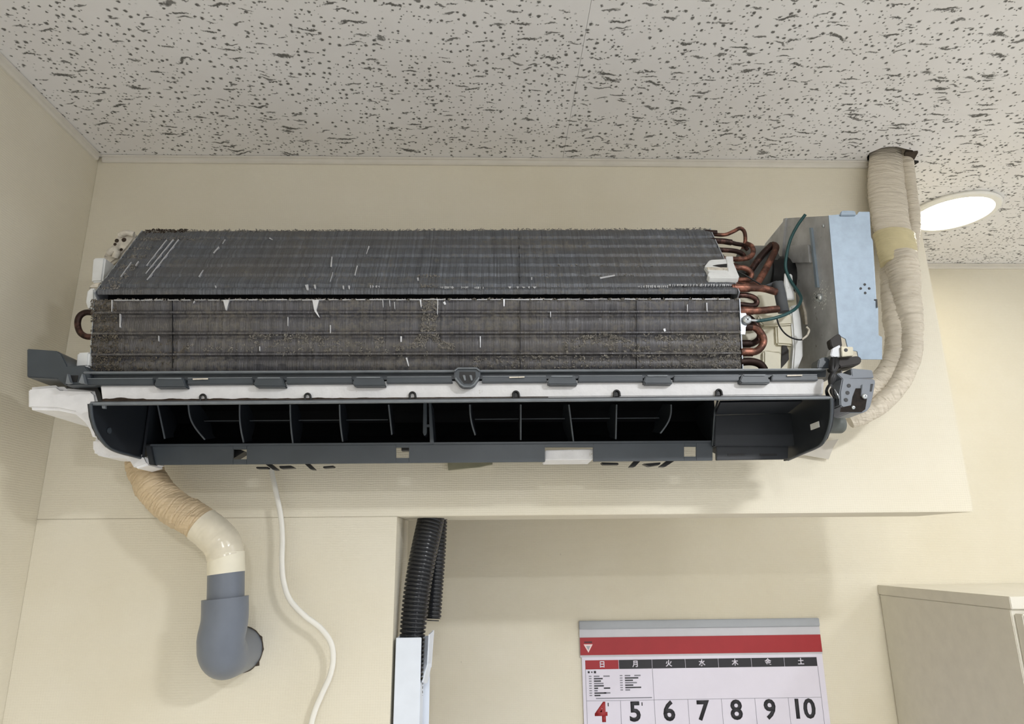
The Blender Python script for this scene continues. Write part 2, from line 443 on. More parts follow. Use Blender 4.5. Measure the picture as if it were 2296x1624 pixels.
# ragged edge of the broken board and the void above it
bm = bmesh.new()
cen = Vector((hx, hy, CEIL))
lo_ = [p + Vector((0, 0, -0.0006)) for p in hole_pts]; up_ = [cen + (p - cen) * 1.02 + Vector((0, 0, 0.055)) for p in hole_pts]
loft(bm, [lo_, up_], caps=False)
link('broken_rim', bm, 'brokenboard', ceil_o, recalc=False)
pc = PZ(2043, 344, CEIL); prism('torn_flake', [pc + Vector(v) for v in ((-.012, -.004, -.0005), (.006, -.008, -.004), (.010, .010, -.006), (-.006, .012, -.001))], (0, 0, 0.004), 'brokenboard', ceil_o)
pc = PZ(2050, 362, CEIL); prism('torn_flake', [pc + Vector(v) for v in ((-.014, -.006, -.0005), (.006, -.002, -.003), (.004, .006, -.003), (-.010, .006, -.001))], (0, 0, 0.003), 'hole', ceil_o)

# trim where walls meet the ceiling
def cornice(name, a, b, inward, z1=CEIL - 0.0006):
    prof = [(0, 0), (0.0085, 0), (0.0085, -0.003), (0.006, -0.0035), (0.006, -0.0085), (0.0035, -0.0105), (0, -0.0105)]
    inward = Vector(inward); bm = bmesh.new()
    loft(bm, [[Vector(p) + inward * d + Vector((0, 0, z1 + z)) for d, z in prof] for p in (a, b)])
    return structure(link(name, bm, 'trim', None, 30))
cornice('trim_1', (XL + 0.009, 0.0, 0), (XE - 0.075, 0.0, 0), (0, -1, 0))
cornice('trim_2', (XL, YR, 0), (XL, -0.0088, 0), (1, 0, 0))
cornice('trim_3', (XE + 0.001, YF, 0), (XR, YF, 0), (0, -1, 0))

# ---------------------------------------------------------------- lamps of the room
def downlight(x, y, r, power, col, label, group):
    M['lamp'] = emit('lamp_diffuser', col, power * LAMP_POWER)
    t = thing('ceiling_downlight', (x, y, CEIL), label, 'ceiling lamp', group)
    bm = bmesh.new(); prof = [(r, 0.0), (r * 1.20, 0.0), (r * 1.24, -0.004), (r * 1.2, -0.007), (r * 1.05, -0.008), (r, -0.005)]
    loft(bm, [[Vector((x + math.cos(2 * math.pi * k / 40) * q, y + math.sin(2 * math.pi * k / 40) * q, CEIL - 0.0004 + z)) for q, z in prof] for k in range(41)], caps=False)
    bmesh.ops.remove_doubles(bm, verts=bm.verts[:], dist=1e-6)
    link('ring', bm, 'lampring', t, 40)
    disc('diffuser', (x, y, CEIL - 0.0008), r * 0.998, (0, 0, -1), 0.0035, 'lamp', t, 40)
WARM, COOL = (1.0, 0.93, 0.76, 1), (0.97, 0.985, 1.0, 1)
downlight(0.885, 0.164, 0.065, 26, WARM, 'round lit ceiling downlight beyond the end of the beam, beside the wrapped pipes', 'ceiling downlights')
downlight(1.56, -0.62, 0.075, 90, COOL, 'round lit ceiling downlight out of view to the right of the viewer', 'ceiling downlights')
downlight(2.40, -1.25, 0.075, 220, COOL, 'round lit ceiling downlight farthest to the right, out of view', 'ceiling downlights')
downlight(0.80, -1.30, 0.075, 330, COOL, 'round lit ceiling downlight just behind the viewer to the right', 'ceiling downlights')
downlight(0.10, -2.40, 0.075, 420, COOL, 'round lit ceiling downlight far behind the viewer', 'ceiling downlights')

# ================================================================= the air conditioner
AC = thing('air_conditioner', (-0.03, -0.11, H + 0.112), 'opened wall air conditioner with dusty fins, bare copper tubes and charcoal outlet housing', 'air conditioner')
HXL, HXR = -0.481, 0.309

# ---- heat exchanger packs
def fin_pack(name, bl, br, tl, tr, prof, thick, mat, stations=240, jit=0.0008):
    """prof: list of (t from top 0 to bottom 1, outward offset)"""
    n = (br - bl).cross(tl - bl).normalized()
    if n.y > 0: n = -n
    loops = []
    for s in range(stations + 1):
        u = s / stations
        top = tl.lerp(tr, u); bot = bl.lerp(br, u); dn = (bot - top)
        lp = []
        for k, (t, o) in enumerate(prof):
            j = jit * (noise.noise(Vector((u * 160, t * 3, 1.3))) + (random.random() - .5))
            p = top + dn * t + n * (o + j * (1.0 if 0 < k < len(prof) - 1 else 0.4))
            if k < 2: p += -dn.normalized() * (random.random() - 0.4) * jit * 1.6
            lp.append(p)
        lp.append(top + dn * (0.80 if prof[-1][0] < 1.0 else 1.0) - n * thick); lp.append(top - n * thick)
        loops.append(lp)
    bm = bmesh.new(); loft(bm, loops)
    o = link(name, bm, mat, AC, 35)
    return o, n
lo_prof = [(0.0, -0.004), (0.010, 0.0), (0.05, 0.0012)]
for c in (0.185, 0.475, 0.765):
    lo_prof += [(c - 0.125, 0.0014), (c - 0.07, 0.0), (c - 0.036, -0.0010), (c - 0.008, 0.0024), (c + 0.012, 0.0025), (c + 0.030, -0.0012), (c + 0.055, -0.0022), (c + 0.085, 0.0)]
lo_prof += [(0.90, 0.0014), (0.955, 0.0002), (1.0, -0.002)]
up_prof = [(0.0, -0.004), (0.015, 0.0)]
for k in range(6):
    a = 0.03 + k * 0.149
    up_prof += [(a, 0.0006), (a + 0.050, 0.0022), (a + 0.114, 0.0018), (a + 0.128, -0.0004), (a + 0.140, -0.0016)]
up_prof += [(0.930, 0.0004), (0.948, 0.0014), (0.968, 0.0010), (0.982, -0.0008), (0.990, -0.0036)]
def hx_pt(px, py, X): return PX(px, py, X)
lTL = Vector((HXL, -0.204, P(212, 672, -0.204).z)); lTR = Vector((HXR, -0.204, P(1657, 670, -0.204).z))
lBL = Vector((HXL, -0.191, P(203, 834, -0.191).z)); lBR = Vector((HXR, -0.191, P(1663, 830, -0.191).z))
uBL = Vector((HXL, -0.206, P(218, 657, -0.206).z)); uBR = Vector((HXR, -0.206, P(1648, 656, -0.206).z))
uTL = Vector((HXL, -0.122, P(330, 517, -0.122).z)); uTR = Vector((HXR, -0.122, P(1588, 513, -0.122).z))
lower, nlo = fin_pack('lower_fin_pack', lBL, lBR, lTL, lTR, lo_prof, 0.024, 'fin_lo')
upper, nup = fin_pack('upper_fin_pack', uBL, uBR, uTL, uTR, up_prof, 0.024, 'fin_up')
def on_lo(px, py, out=0.0):            # point of the lower pack seen at this spot
    d = ray(px, py); n = nlo; t = (lTL - CAMP).dot(n) / d.dot(n); return CAMP + d * t + n * out
def on_up(px, py, out=0.0):
    d = ray(px, py); n = nup; t = (uBL - CAMP).dot(n) / d.dot(n); return CAMP + d * t + n * out
# metal end plates, right and left
for nm, a, b in (('end_plate', lTR, lBR), ('end_plate', uTR, uBR)):
    n = nlo if a is lTR else nup
    pts = [a + n * 0.001, b + n * 0.001, b - n * 0.022, a - n * 0.022]
    prism(nm, [p + Vector((0.0012, 0, 0)) for p in pts], (0.0012, 0, 0), 'fin_end', AC)
for a, b, n in ((lTL, lBL, nlo), (uTL, uBL, nup)):
    prism('end_plate', [p + Vector((-0.0012, 0, 0)) for p in (a, b, b - n * 0.022, a - n * 0.022)], (-0.0012, 0, 0), 'fin_end', AC)
# bent fin streaks
def bent(fn, a, b, w0, w1, mat='bent'):
    (x0, y0), (x1, y1) = a, b
    d = Vector((x1 - x0, y1 - y0)); d.normalize(); q = Vector((-d.y, d.x))
    pts = [fn(x0 + q.x * w0, y0 + q.y * w0, 0.0030), fn(x1 + q.x * w1, y1 + q.y * w1, 0.0030), fn(x1 - q.x * w1, y1 - q.y * w1, 0.0030), fn(x0 - q.x * w0, y0 - q.y * w0, 0.0030)]
    prism('bent_fin', pts, (0, 0.0030, 0), mat, lower if fn is on_lo else upper)
for a, b, w0, w1 in (((375, 542), (330, 600), .9, .7), ((390, 541), (328, 618), 1.0, .8), ((402, 541), (331, 632), .8, .9), ((492, 558), (480, 572), 1.4, 1.2), ((506, 541), (500, 551), .7, .6),
                     ((745, 580), (743, 603), 1.1, 1.6), ((828, 556), (822, 574), 1.2, .6), ((802, 600), (796, 622), 1.0, .8), ((747, 615), (741, 636), .6, .6), ((937, 627), (938, 634), 2.0, 1.4),
                     ((457, 610), (447, 625), .8, .8), ((296, 592), (272, 625), .7, .6), ((312, 590), (305, 600), .8, .6), ((1192, 626), (1192, 632), 1.4, 1.2), ((605, 538), (612, 542), 1.4, .8),
                     ((688, 643), (691, 655), 3.4, 2.0), ((706, 643), (708, 652), 2.2, 1.6), ((770, 645), (771, 653), 1.6, 1.2), ((783, 645), (784, 653), 1.8, 1.2), 
                     ((484, 645), (485, 650), 1.0, .8), ((1345, 628), (1378, 622), 2, 1.5)):
    bent(on_up, a, b, w0, w1)
for a, b, w0, w1 in (((509, 674), (509, 697), 7, .6), ((709, 674), (708, 697), 7.5, 2.2), ((708, 697), (717, 712), 2.4, .8), ((943, 672), (945, 690), 2.0, .7), ((859, 674), (860, 690), .8, .4), ((874, 674), (875, 688), .7, .4), ((885, 678), (886, 694), .6, .4),
                     ((272, 705), (272, 735), 1.0, 1.2), ((254, 674), (253, 700), 1.2, .5), ((900, 755), (900, 768), 1.8, 1.4), ((1077, 755), (1077, 780), 1.1, .8), ((912, 803), (917, 822), 1.6, 1.0), ((1130, 672), (1130, 688), 1.8, 1.2), ((996, 678), (999, 684), 2.5, 2),
                     ((1234, 700), (1234, 712), .8, .6), ((1488, 738), (1490, 744), 2.4, 2), ((742, 730), (742, 748), .9, .7), ((647, 712), (647, 732), .7, .6), ((584, 778), (584, 788), .9, .7), ((438, 676), (436, 681), .8, .6), ((358, 754), (358, 766), .7, .6),
                     ((1583, 680), (1584, 700), .9, .6), ((1540, 684), (1540, 700), .8, .5), ((982, 672), (981, 706), .7, .5)):
    bent(on_lo, a, b, w0, w1)
for x0, x1, y, cnt in ((828, 850, 647, 7), (988, 1018, 649, 14), (1034, 1050, 649, 6), (1062, 1084, 650, 6), (1430, 1500, 647, 22), (1500, 1640, 644, 30), (1140, 1200, 649, 5)):
    for k in range(cnt):
        x = lerp(x0, x1, (k + random.random()) / cnt); h = random.uniform(2.5, 6)
        bent(on_up, (x, y - h * .5), (x + random.uniform(-1, 1), y + h * .5), random.uniform(.5, 2.0) * (x1 - x0) / cnt * .22, random.uniform(.3, .9))
for k in range(46):
    x = lerp(258, 1640, k / 46.0); bent(on_lo, (x, lerp(674, 671.5, k / 46) + random.uniform(-.5, .5)), (x + random.uniform(18, 32), lerp(674, 671.5, k / 46) + random.uniform(-.5, .5)), random.uniform(.3, .8), random.uniform(.3, .8))
for x in (388, 1166, 1426):
    bent(on_lo, (x, 675), (x + 1, 826), .2, .2, 'black')
bent(on_up, (1164, 525), (1166, 640), .2, .2, 'black')
# ---- dust: uncountable fluff lying on the packs
def dust(fn, regions, parent, size=(0.0006, 0.0021), mat='dust'):
    bm = bmesh.new()
    for poly, cnt, sp in regions:
        x0 = min(p[0] for p in poly); x1 = max(p[0] for p in poly); y0 = min(p[1] for p in poly); y1 = max(p[1] for p in poly)
        made = tries = 0
        while made < cnt and tries < cnt * 40:
            tries += 1
            x = random.uniform(x0, x1); y = random.uniform(y0, y1)
            ins = False
            for (ax, ay), (bx, by) in zip(poly, poly[1:] + poly[:1]):
                if (ay > y) != (by > y) and x < (bx - ax) * (y - ay) / (by - ay) + ax: ins = not ins
            if not ins: continue
            if noise.noise(Vector((x * 0.055, y * 0.085, 4.0))) + 0.5 * noise.noise(Vector((x * .16, y * .2, 1))) < sp: continue
            made += 1
            c = fn(x, y, random.uniform(0.0004, 0.0020))
            L = random.uniform(*size); a = random.uniform(0, math.pi)
            u = Vector((math.cos(a), random.uniform(-.4, .4), math.sin(a))) * L
            v = Vector((-math.sin(a), random.uniform(-.3, .3), math.cos(a))) * L * random.uniform(0.16, 0.5)
            nn = Vector((0, -1, -0.2)) * L * random.uniform(0.2, 0.5)
            bend = v * random.uniform(-1.2, 1.2)
            vs = [bm.verts.new(c + q) for q in (u + bend, v, -u + bend, -v, nn, -nn)]
            for i in range(4):
                bm.faces.new((vs[i], vs[(i + 1) % 4], vs[4])); bm.faces.new((vs[(i + 1) % 4], vs[i], vs[5]))
    o = link('dust', bm, mat, parent); o['kind'] = 'stuff'; return o
dust(on_lo, [([(945, 672), (985, 672), (982, 705), (978, 740), (990, 765), (1020, 772), (1020, 786), (985, 780), (965, 758), (950, 778), (890, 788), (878, 778), (925, 770), (942, 745), (948, 705)], 1300, -0.6),
             ([(555, 748), (700, 752), (820, 770), (820, 790), (640, 785), (555, 770)], 600, 0.0), ([(1260, 768), (1340, 745), (1370, 748), (1450, 780), (1450, 805), (1390, 795), (1330, 772), (1270, 790)], 900, -0.1),
             ([(1440, 750), (1650, 748), (1658, 800), (1440, 790)], 900, 0.05), ([(1580, 790), (1660, 760), (1660, 829), (1590, 829)], 480, -0.25), ([(1060, 800), (1580, 795), (1580, 824), (1060, 826)], 700, 0.0),
             ([(258, 671), (1655, 669), (1655, 674), (258, 676)], 1100, -0.4), ([(420, 770), (960, 780), (960, 800), (420, 795)], 300, 0.2), ([(838, 758), (860, 752), (862, 778), (842, 780)], 60, -0.8)], lower)
dust(on_up, [([(230, 650), (330, 522), (372, 522), (300, 610), (262, 652)], 900, -0.3), ([(326, 518), (1588, 514), (1588, 521), (322, 527)], 2000, -0.45),
             ([(330, 518), (560, 517), (560, 530), (400, 545), (330, 540)], 500, -0.2), ([(945, 515), (990, 515), (1000, 545), (960, 560)], 120, -0.2), ([(935, 618), (985, 620), (980, 652), (940, 645)], 170, -0.3),
             ([(1500, 515), (1588, 513), (1640, 600), (1560, 600)], 500, 0.05), ([(1200, 590), (1590, 590), (1590, 640), (1200, 640)], 480, 0.05)], upper, (0.0007, 0.0022))
dust(on_up, [([(322, 522), (332, 517), (420, 517), (420, 523), (318, 530)], 330, -0.6)], upper, (0.001, 0.003), 'crust')
dust(on_lo, [([(205, 672), (262, 672), (262, 700), (270, 830), (205, 832)], 1500, -0.4), ([(262, 760), (420, 765), (430, 800), (340, 832), (262, 832)], 420, -0.05)], lower, mat='dust2')
# black plate added as shade in the slot between the packs, and the inner body
box('slot_shade_plate', (HXL - 0.001, -0.178, H + 0.286), (HXR + 0.0008, -0.170, H + 0.332), 'black', AC)
box('back_chassis', (-0.462, -0.088, H + 0.205), (0.300, -0.004, H + 0.405), 'dusty_white', AC, 0.004)

# ---- copper bends, right end
def ct(pts, r, mat='copper', n=20, name='copper_tube', seg=12): tube(name, [P(x, y, Y) for x, y, Y in pts], r, mat, AC, seg, n)
ct([(1582, 523, -.124), (1622, 527, -.124), (1645, 519, -.122), (1659, 512, -.120), (1669, 520, -.118), (1671, 540, -.116), (1666, 558, -.112)], .0027, 'copper', 30)
ct([(1580, 521, -.125), (1607, 522, -.125)], .0036, 'copper_dark', 4)
ct([(1593, 540, -.135), (1620, 541, -.135), (1640, 544, -.134)], .0042, 'copper_dark', 8)
ct([(1636, 543, -.134), (1650, 547, -.132), (1666, 550, -.128), (1676, 560, -.124)], .0030, 'copper_dark', 10)
ct([(1604, 560, -.145), (1640, 562, -.145), (1658, 566, -.143), (1668, 574, -.140), (1664, 584, -.136)], .0034, 'copper_dark')
ct([(1612, 580, -.156), (1660, 581, -.156), (1682, 576, -.152), (1689, 564, -.146), (1685, 552, -.14), (1672, 546, -.136)], .0034, 'copper', 26)
ct([(1618, 592, -.160), (1640, 594, -.158), (1655, 598, -.150)], .0032, 'copper_dark')
ct([(1636, 603, -.172), (1662, 600, -.172), (1678, 606, -.17), (1685, 616, -.168), (1678, 627, -.168), (1650, 628, -.172)], .0036, 'copper', 26)
ct([(1676, 618, -.13), (1692, 594, -.128), (1712, 568, -.126), (1731, 549, -.124)], .0047, 'copper_dark', 16)
ct([(1731, 549, -.124), (1739, 552, -.128), (1738, 562, -.134), (1722, 594, -.142), (1704, 626, -.150), (1692, 638, -.156), (1665, 640, -.170), (1640, 640, -.182)], .0047, 'copper', 34)
ct([(1640, 646, -.198), (1690, 646, -.198), (1715, 648, -.196), (1740, 655, -.192)], .0046, 'copper', 20)
ct([(1645, 646, -.198), (1680, 646, -.198)], .0053, 'copper', 4)
ct([(1652, 662, -.190), (1676, 663, -.190), (1692, 669, -.188), (1697, 678, -.187), (1688, 686, -.188), (1652, 682, -.190)], .0036, 'copper_dark', 26)
ct([(1655, 697, -.196), (1700, 697, -.196), (1745, 693, -.194)], .0046, 'copper', 14)
ct([(1655, 697, -.196), (1688, 697, -.196)], .0054, 'copper', 4)
ct([(1662, 733, -.192), (1688, 733, -.192), (1704, 745, -.190), (1712, 762, -.189), (1707, 778, -.189), (1692, 789, -.190), (1660, 790, -.192)], .0046, 'copper', 32)
ct([(1660, 790, -.192), (1687, 790, -.192)], .0055, 'copper', 4)
ct([(1662, 733, -.192), (1685, 733, -.192)], .0053, 'copper_dark', 4)
ct([(1662, 700, -.174), (1690, 722, -.174), (1703, 744, -.174), (1702, 760, -.174), (1685, 771, -.175), (1660, 771, -.176)], .0042, 'copper_dark', 28)
ct([(1660, 771, -.176), (1682, 771, -.176)], .0050, 'copper_dark', 4)
ct([(1660, 812, -.190), (1684, 811, -.190), (1704, 817, -.188), (1714, 830, -.186)], .0050, 'copper_dark', 14)
# left U-bend
ct([(212, 702, -.190), (192, 701, -.190), (178, 710, -.190), (174, 728, -.190), (180, 746, -.190), (194, 755, -.190), (212, 755, -.190)], .0037, 'copper_dark', 28)

# foam sleeve over the joint, fan motor and its cover
tube('foam_sleeve', [P(1744, 634, -.186), P(1750, 664, -.186), P(1757, 700, -.186)], .0070, 'rubber', AC, 16, 6, ang=40)
bm = bmesh.new(); mc = P(1702, 610, -.085)
prof = [(0.0, -.034), (.012, -.034), (.013, -.026), (.034, -.026), (.038, -.022), (.038, .012), (.034, .018), (.014, .020), (0.0, .020)]
loft(bm, [[mc + Vector((x, r * math.cos(2 * math.pi * k / 36), r * math.sin(2 * math.pi * k / 36))) for r, x in prof[1:-1]] for k in range(37)], caps=False)
bmesh.ops.remove_doubles(bm, verts=bm.verts[:], dist=1e-6); bmesh.ops.holes_fill(bm, edges=bm.edges[:], sides=0)
link('fan_motor', bm, 'motor', AC, 40)
tube('motor_bearing', [mc + Vector((.004, -.012, -.012)), mc + Vector((.050, -.012, -.016))], .030, 'black', AC, 24, 3, ang=40)
cov = pp('motor_cover', [(1655, 652), (1762, 645), (1786, 650), (1789, 690), (1797, 715), (1800, 760), (1800, 800), (1786, 832), (1655, 834)], -.150, .05, 'cream', AC, .003)
pp('cover_rib', [(1772, 686), (1790, 682), (1796, 712), (1801, 760), (1801, 798), (1788, 831), (1776, 831), (1780, 780), (1776, 730)], -.160, .02, 'white_plastic', cov, .002)
pp('cover_rib', [(1700, 708), (1776, 704), (1778, 728), (1740, 730), (1712, 730), (1704, 722)], -.160, .014, 'cream', cov, .002)
pp('cover_rib', [(1740, 728), (1778, 728), (1780, 775), (1742, 772)], -.156, .01, 'cream', cov, .002)
pp('cover_rib', [(1712, 786), (1752, 785), (1752, 831), (1712, 831)], -.157, .01, 'cream', cov, .002)
pp('cover_slot', [(1754, 772), (1762, 772), (1768, 785), (1769, 806), (1762, 815), (1750, 828), (1753, 800)], -.1525, .004, 'brown', cov)
pp('cover_tab', [(1760, 611), (1765, 616), (1771, 613), (1777, 616), (1779, 640), (1783, 672), (1764, 672), (1759, 640)], -.158, .004, 'white_plastic', cov, .001)
pp('sleeve_tab', [(1713, 640), (1744, 628), (1748, 634), (1747, 660), (1738, 660), (1736, 644)], -.182, .003, 'rubber', AC, .001)
# white sensor clip on the upper pack
def upp(name, pix, out, th, mat, parent, bev=0.0006):
    pts = [on_up(x, y, out) for x, y in pix]; return prism(name, pts, nup * -th, mat, parent, bev)
clip = upp('sensor_clip', [(1577, 609), (1587, 596), (1592, 594), (1630, 592), (1634, 620), (1631, 625), (1586, 621)], .0080, .007, 'white_plastic', AC)
upp('clip_flange', [(1624, 588), (1640, 588), (1641, 602), (1654, 634), (1650, 637), (1588, 636), (1583, 631), (1586, 624), (1629, 622)], .0092, .008, 'white_plastic', clip)
upp('clip_slot', [(1595, 608), (1606, 606), (1627, 604), (1627, 612), (1610, 611)], .0086, .001, 'black', clip, 0)
upp('clip_rib', [(1581, 612), (1628, 613), (1630, 618), (1584, 617)], .0092, .002, 'dusty_white', clip, .0004)
# earth screw with its tab
def screw(c, r, ax, parent, mat='zinc'):
    ax = Vector(ax).normalized(); u = ax.orthogonal().normalized(); v = ax.cross(u)
    bm = bmesh.new(); prof = [(r, 0.0), (r, r * .25), (r * .8, r * .55), (r * .4, r * .72)]
    loft(bm, [[c + ax * h + u * (q * math.cos(2 * math.pi * k / 20)) + v * (q * math.sin(2 * math.pi * k / 20)) for k in range(20)] for q, h in prof])
    s = link('screw', bm, mat, parent, 50)
    for a, b in ((u, v), (v, u)):
        q = [c + ax * r * .715 + a * x * r * .34 + b * y * r * .09 for x, y in ((-1, -1), (1, -1), (1, 1), (-1, 1))]
        prism('cross_slot', q, ax * r * .02, 'black', s)
pp('earth_tab', [(1660, 700), (1672, 702), (1680, 722), (1672, 734), (1671, 750), (1661, 750)], -.199, .0012, 'fin_end', AC)
screw(P(1674, 718, -.2005), .0060, (0, -1, -.05), AC)
tube('earth_wire', [P(*q) for q in ((1806, 481, -.180), (1788, 506, -.172), (1772, 538, -.165), (1763, 576, -.160), (1762, 604, -.158), (1774, 632, -.160), (1790, 655, -.165), (1796, 672, -.175), (1786, 690, -.195), (1764, 704, -.203), (1735, 714, -.205), (1706, 719, -.204), (1694, 719, -.203))], .0021, 'green', AC, 10, 70)
tube('wire_lug', [P(1682, 718, -.202), P(1690, 719, -.203), P(1702, 719, -.204)], .0018, 'zinc', AC, 10, 6)
tube('thin_wire', [P(*q) for q in ((1741, 711, -.2), (1747, 730, -.195), (1760, 748, -.19), (1778, 759, -.186), (1798, 762, -.184), (1810, 752, -.182), (1815, 738, -.18))], .0010, 'black', AC, 8, 40)
tube('wire_tip', [P(1798, 762, -.1845), P(1810, 752, -.1825), P(1814, 740, -.1805), P(1808, 733, -.18)], .0013, 'dusty_white', AC, 8, 12)
tube('thin_wire', [P(*q) for q in ((1650, 607, -.186), (1672, 618, -.188), (1695, 632, -.186), (1712, 642, -.184), (1722, 652, -.186))], .0010, 'black', AC, 8, 24)

# ---- control box of folded sheet metal
EB = pp('control_box', [(1858, 483), (1884, 481), (1921, 482), (1926, 475), (1950, 475), (1953, 532), (1957, 540), (1961, 600), (1965, 670), (1969, 692), (1970, 752), (1978, 756), (1978, 806), (1926, 806), (1922, 788), (1902, 784), (1896, 760), (1881, 752)], -.230, .0016, 'galv', AC, Yb=-.214)
pp('tab', [(1884, 483), (1886, 474), (1891, 472), (1915, 472), (1919, 475), (1920, 483)], -.232, .003, 'galv', EB, .0008)
def eb_y(y): return lerp(-.230, -.214, (y - 475) / 331.0)
for x, y in ((1939, 638), (1930, 647), (1949, 647), (1940, 657)):
    disc('vent_hole', P(x, y, eb_y(y) - .0002), .0016, (0, -1, 0), .0002, 'black', EB, 12)
pp('slot', [(1960, 671), (1967, 671), (1968, 690), (1965, 690), (1964, 675), (1960, 674)], eb_y(680) - .0006, .0004, 'black', EB)
XS = 0.4262
side = [PX(x, y, XS) for x, y in ((1858, 484), (1768, 489), (1760, 492), (1716, 546), (1700, 590))] + [Vector((XS, -.06, H + .205)), Vector((XS, -.205, H + .205)), PX(1880, 752, XS)]
sp = prism('side_plate', side, (0.0014, 0, 0), 'metal_side', EB)
def sx(x, y, d=0.0): p = PX(x, y, XS); return p - Vector((d, 0, 0))
prism('fold', [sx(1819, 511), sx(1823, 511), sx(1838, 645), sx(1833, 645)], (-.003, 0, 0), 'galv', sp)
prism('ledge', [sx(1768, 551), sx(1818, 549), sx(1822, 589), sx(1766, 590)], (-.004, 0, 0), 'metal_side', sp, .0006)
prism('rim', [sx(1761, 491), sx(1766, 489), sx(1760, 540), sx(1757, 590), sx(1752, 590), sx(1754, 535)], (-.003, 0, 0), 'metal_side', sp)
prism('plastic_stay', [sx(1790, 655), sx(1797, 660), sx(1808, 700), sx(1811, 728), sx(1805, 728), sx(1800, 700)], (-.003, 0, 0), 'dusty_white', sp)
screw(sx(1839, 668, .001), .0058, (-1, -.25, -.1), sp)
screw(sx(1847, 507, .0005), .0024, (-1, 0, 0), sp)
bm = bmesh.new()
for k in range(260):
    a = random.uniform(0, 6.28); rr = random.gauss(0, 1)
    px_, py_ = 1840 + rr * 9 + (10 if k % 3 == 0 else 0) * random.random(), 668 + random.gauss(0, 1) * 10 - (30 * random.random() if k % 3 == 0 else 0)
    if math.hypot(px_ - 1839, py_ - 668) < 10: continue
    c = sx(px_, py_, random.uniform(.0003, .001)); L = random.uniform(.0006, .0018)
    vs = [bm.verts.new(c + Vector((random.uniform(-.4, .2), random.uniform(-1, 1), random.uniform(-1, 1))) * L) for _ in range(4)]
    for f in ((0, 1, 2), (0, 2, 3), (0, 3, 1), (1, 3, 2)): bm.faces.new([vs[i] for i in f])
d_ = link('dust', bm, 'white_plastic', sp); d_['kind'] = 'stuff'

# ---- wiring block, cable loom and receiver box at the right end
tb = pp('terminal_block', [(1880, 806), (1888, 796), (1914, 800), (1918, 798), (1929, 800), (1933, 808), (1928, 817), (1885, 824), (1880, 818)], -.228, .030, 'brown', AC, .001)
pp('bracket', [(1886, 777), (1913, 778), (1914, 798), (1888, 800)], -.236, .012, 'nickel', tb, .0006)
disc('bracket_hole', P(1897, 785, -.2365), .0021, (0, -1, 0), .0002, 'black', tb, 14)
pp('clamp', [(1866, 782), (1884, 773), (1887, 800), (1872, 802), (1862, 798)], -.232, .012, 'metal_side', tb, .0008)
pp('upright', [(1861, 762), (1880, 748), (1886, 752), (1889, 776), (1868, 782), (1864, 776)], -.224, .010, 'brown', tb, .0008)
pp('frame_post', [(1833, 826), (1836, 806), (1844, 802), (1860, 800), (1862, 826)], -.222, .02, 'dark', AC, .001)
for k in range(6):
    ox, oy = 5.5 * math.cos(k * 1.05), .0022 * math.sin(k * 1.05)
    tube('loom_wire', [P(1872 + ox * .8, 800, -.226 + oy), P(1869 + ox * 1.25, 824, -.236 + oy), P(1866 - ox * .9, 848, -.238 - oy), P(1860 + ox, 876, -.234 + oy), P(1866 + ox * .6, 900, -.222)], .0023, 'black', AC, 10, 24)
for k in range(4):
    tube('thin_wire', [P(1862 + 3 * k, 868 + 2 * k, -.24), P(1858 + 7 * k, 878 + 3 * k, -.243), P(1866 + 5 * k, 893, -.238)], .0008, ('dusty_white', 'brown', 'black', 'zinc')[k], AC, 6, 10)
rb = pp('receiver_box', [(1889, 848), (1962, 850), (1963, 858), (1958, 888), (1952, 912), (1944, 922), (1935, 926), (1905, 926), (1884, 910), (1883, 880)], -.236, .034, 'grey_box', AC, .0012)
pp('lid', [(1876, 838), (1888, 836), (1910, 842), (1908, 826), (1956, 830), (1960, 848), (1890, 851)], -.228, .022, 'grey_box', rb, .0008)
for x, y in ((1903.5, 865), (1900.5, 881), (1897, 897)):
    disc('button_hole', P(x, y, -.2364), .0023, (0, -1, 0), .0002, 'black', rb, 14)
pp('window', [(1919, 871), (1934, 871), (1932, 886), (1938, 896), (1944, 894), (1940, 918), (1932, 924), (1884, 924), (1886, 914), (1909, 909), (1912, 890)], -.2366, .0006, 'board', rb)
pp('window_bar', [(1933, 862), (1948, 861), (1946, 886), (1938, 893), (1931, 888)], -.2385, .003, 'grey_box', rb, .0006)
pp('slot', [(1953, 861), (1958, 861), (1955, 878), (1951, 878)], -.2366, .0004, 'black', rb)
screw(P(1938, 889, -.2385), .0032, (0, -1, 0), rb)
screw(P(1913, 914, -.2370), .0022, (0, -1, -.2), rb)
tube('louver_motor', [P(1852, 951, -.165), P(1884, 951, -.165), P(1890, 951, -.165)], [.0118, .0118, .0098], 'gsleeve', AC, 24, 8, ang=40)

# ---- front rim of the drain pan, charcoal plastic
fr = pp('front_frame', [(186, 836), (1852, 827), (1852, 846), (186, 856)], -.214, .024, 'dark', AC)
pp('top_flange', [(186, 833), (1852, 826), (1852, 830), (186, 838)], -.223, .016, 'charcoal_highlight', fr, .0008)
def yl(x, a, b): return lerp(a, b, (x - 192) / (1850 - 192))
segs = [(196, 342), (421, 565), (643, 788), (868, 1012), (1082, 1224), (1298, 1440), (1512, 1656), (1732, 1832)]
for x0, x1 in segs:
    pp('rim_panel', [(x0, yl(x0, 849, 840)), (x1, yl(x1, 849, 840)), (x1 + 3, yl(x1, 864, 853)), (x0 - 2, yl(x0, 864, 853))], -.2225, .012, 'dark', fr, .0007)
    pp('rim_highlight', [(x0, yl(x0, 848.4, 839.4)), (x1, yl(x1, 848.4, 839.4)), (x1, yl(x1, 850, 841)), (x0, yl(x0, 850, 841))], -.2232, .001, 'charcoal_highlight', fr)  # pale strip painted in as the highlight along each panel
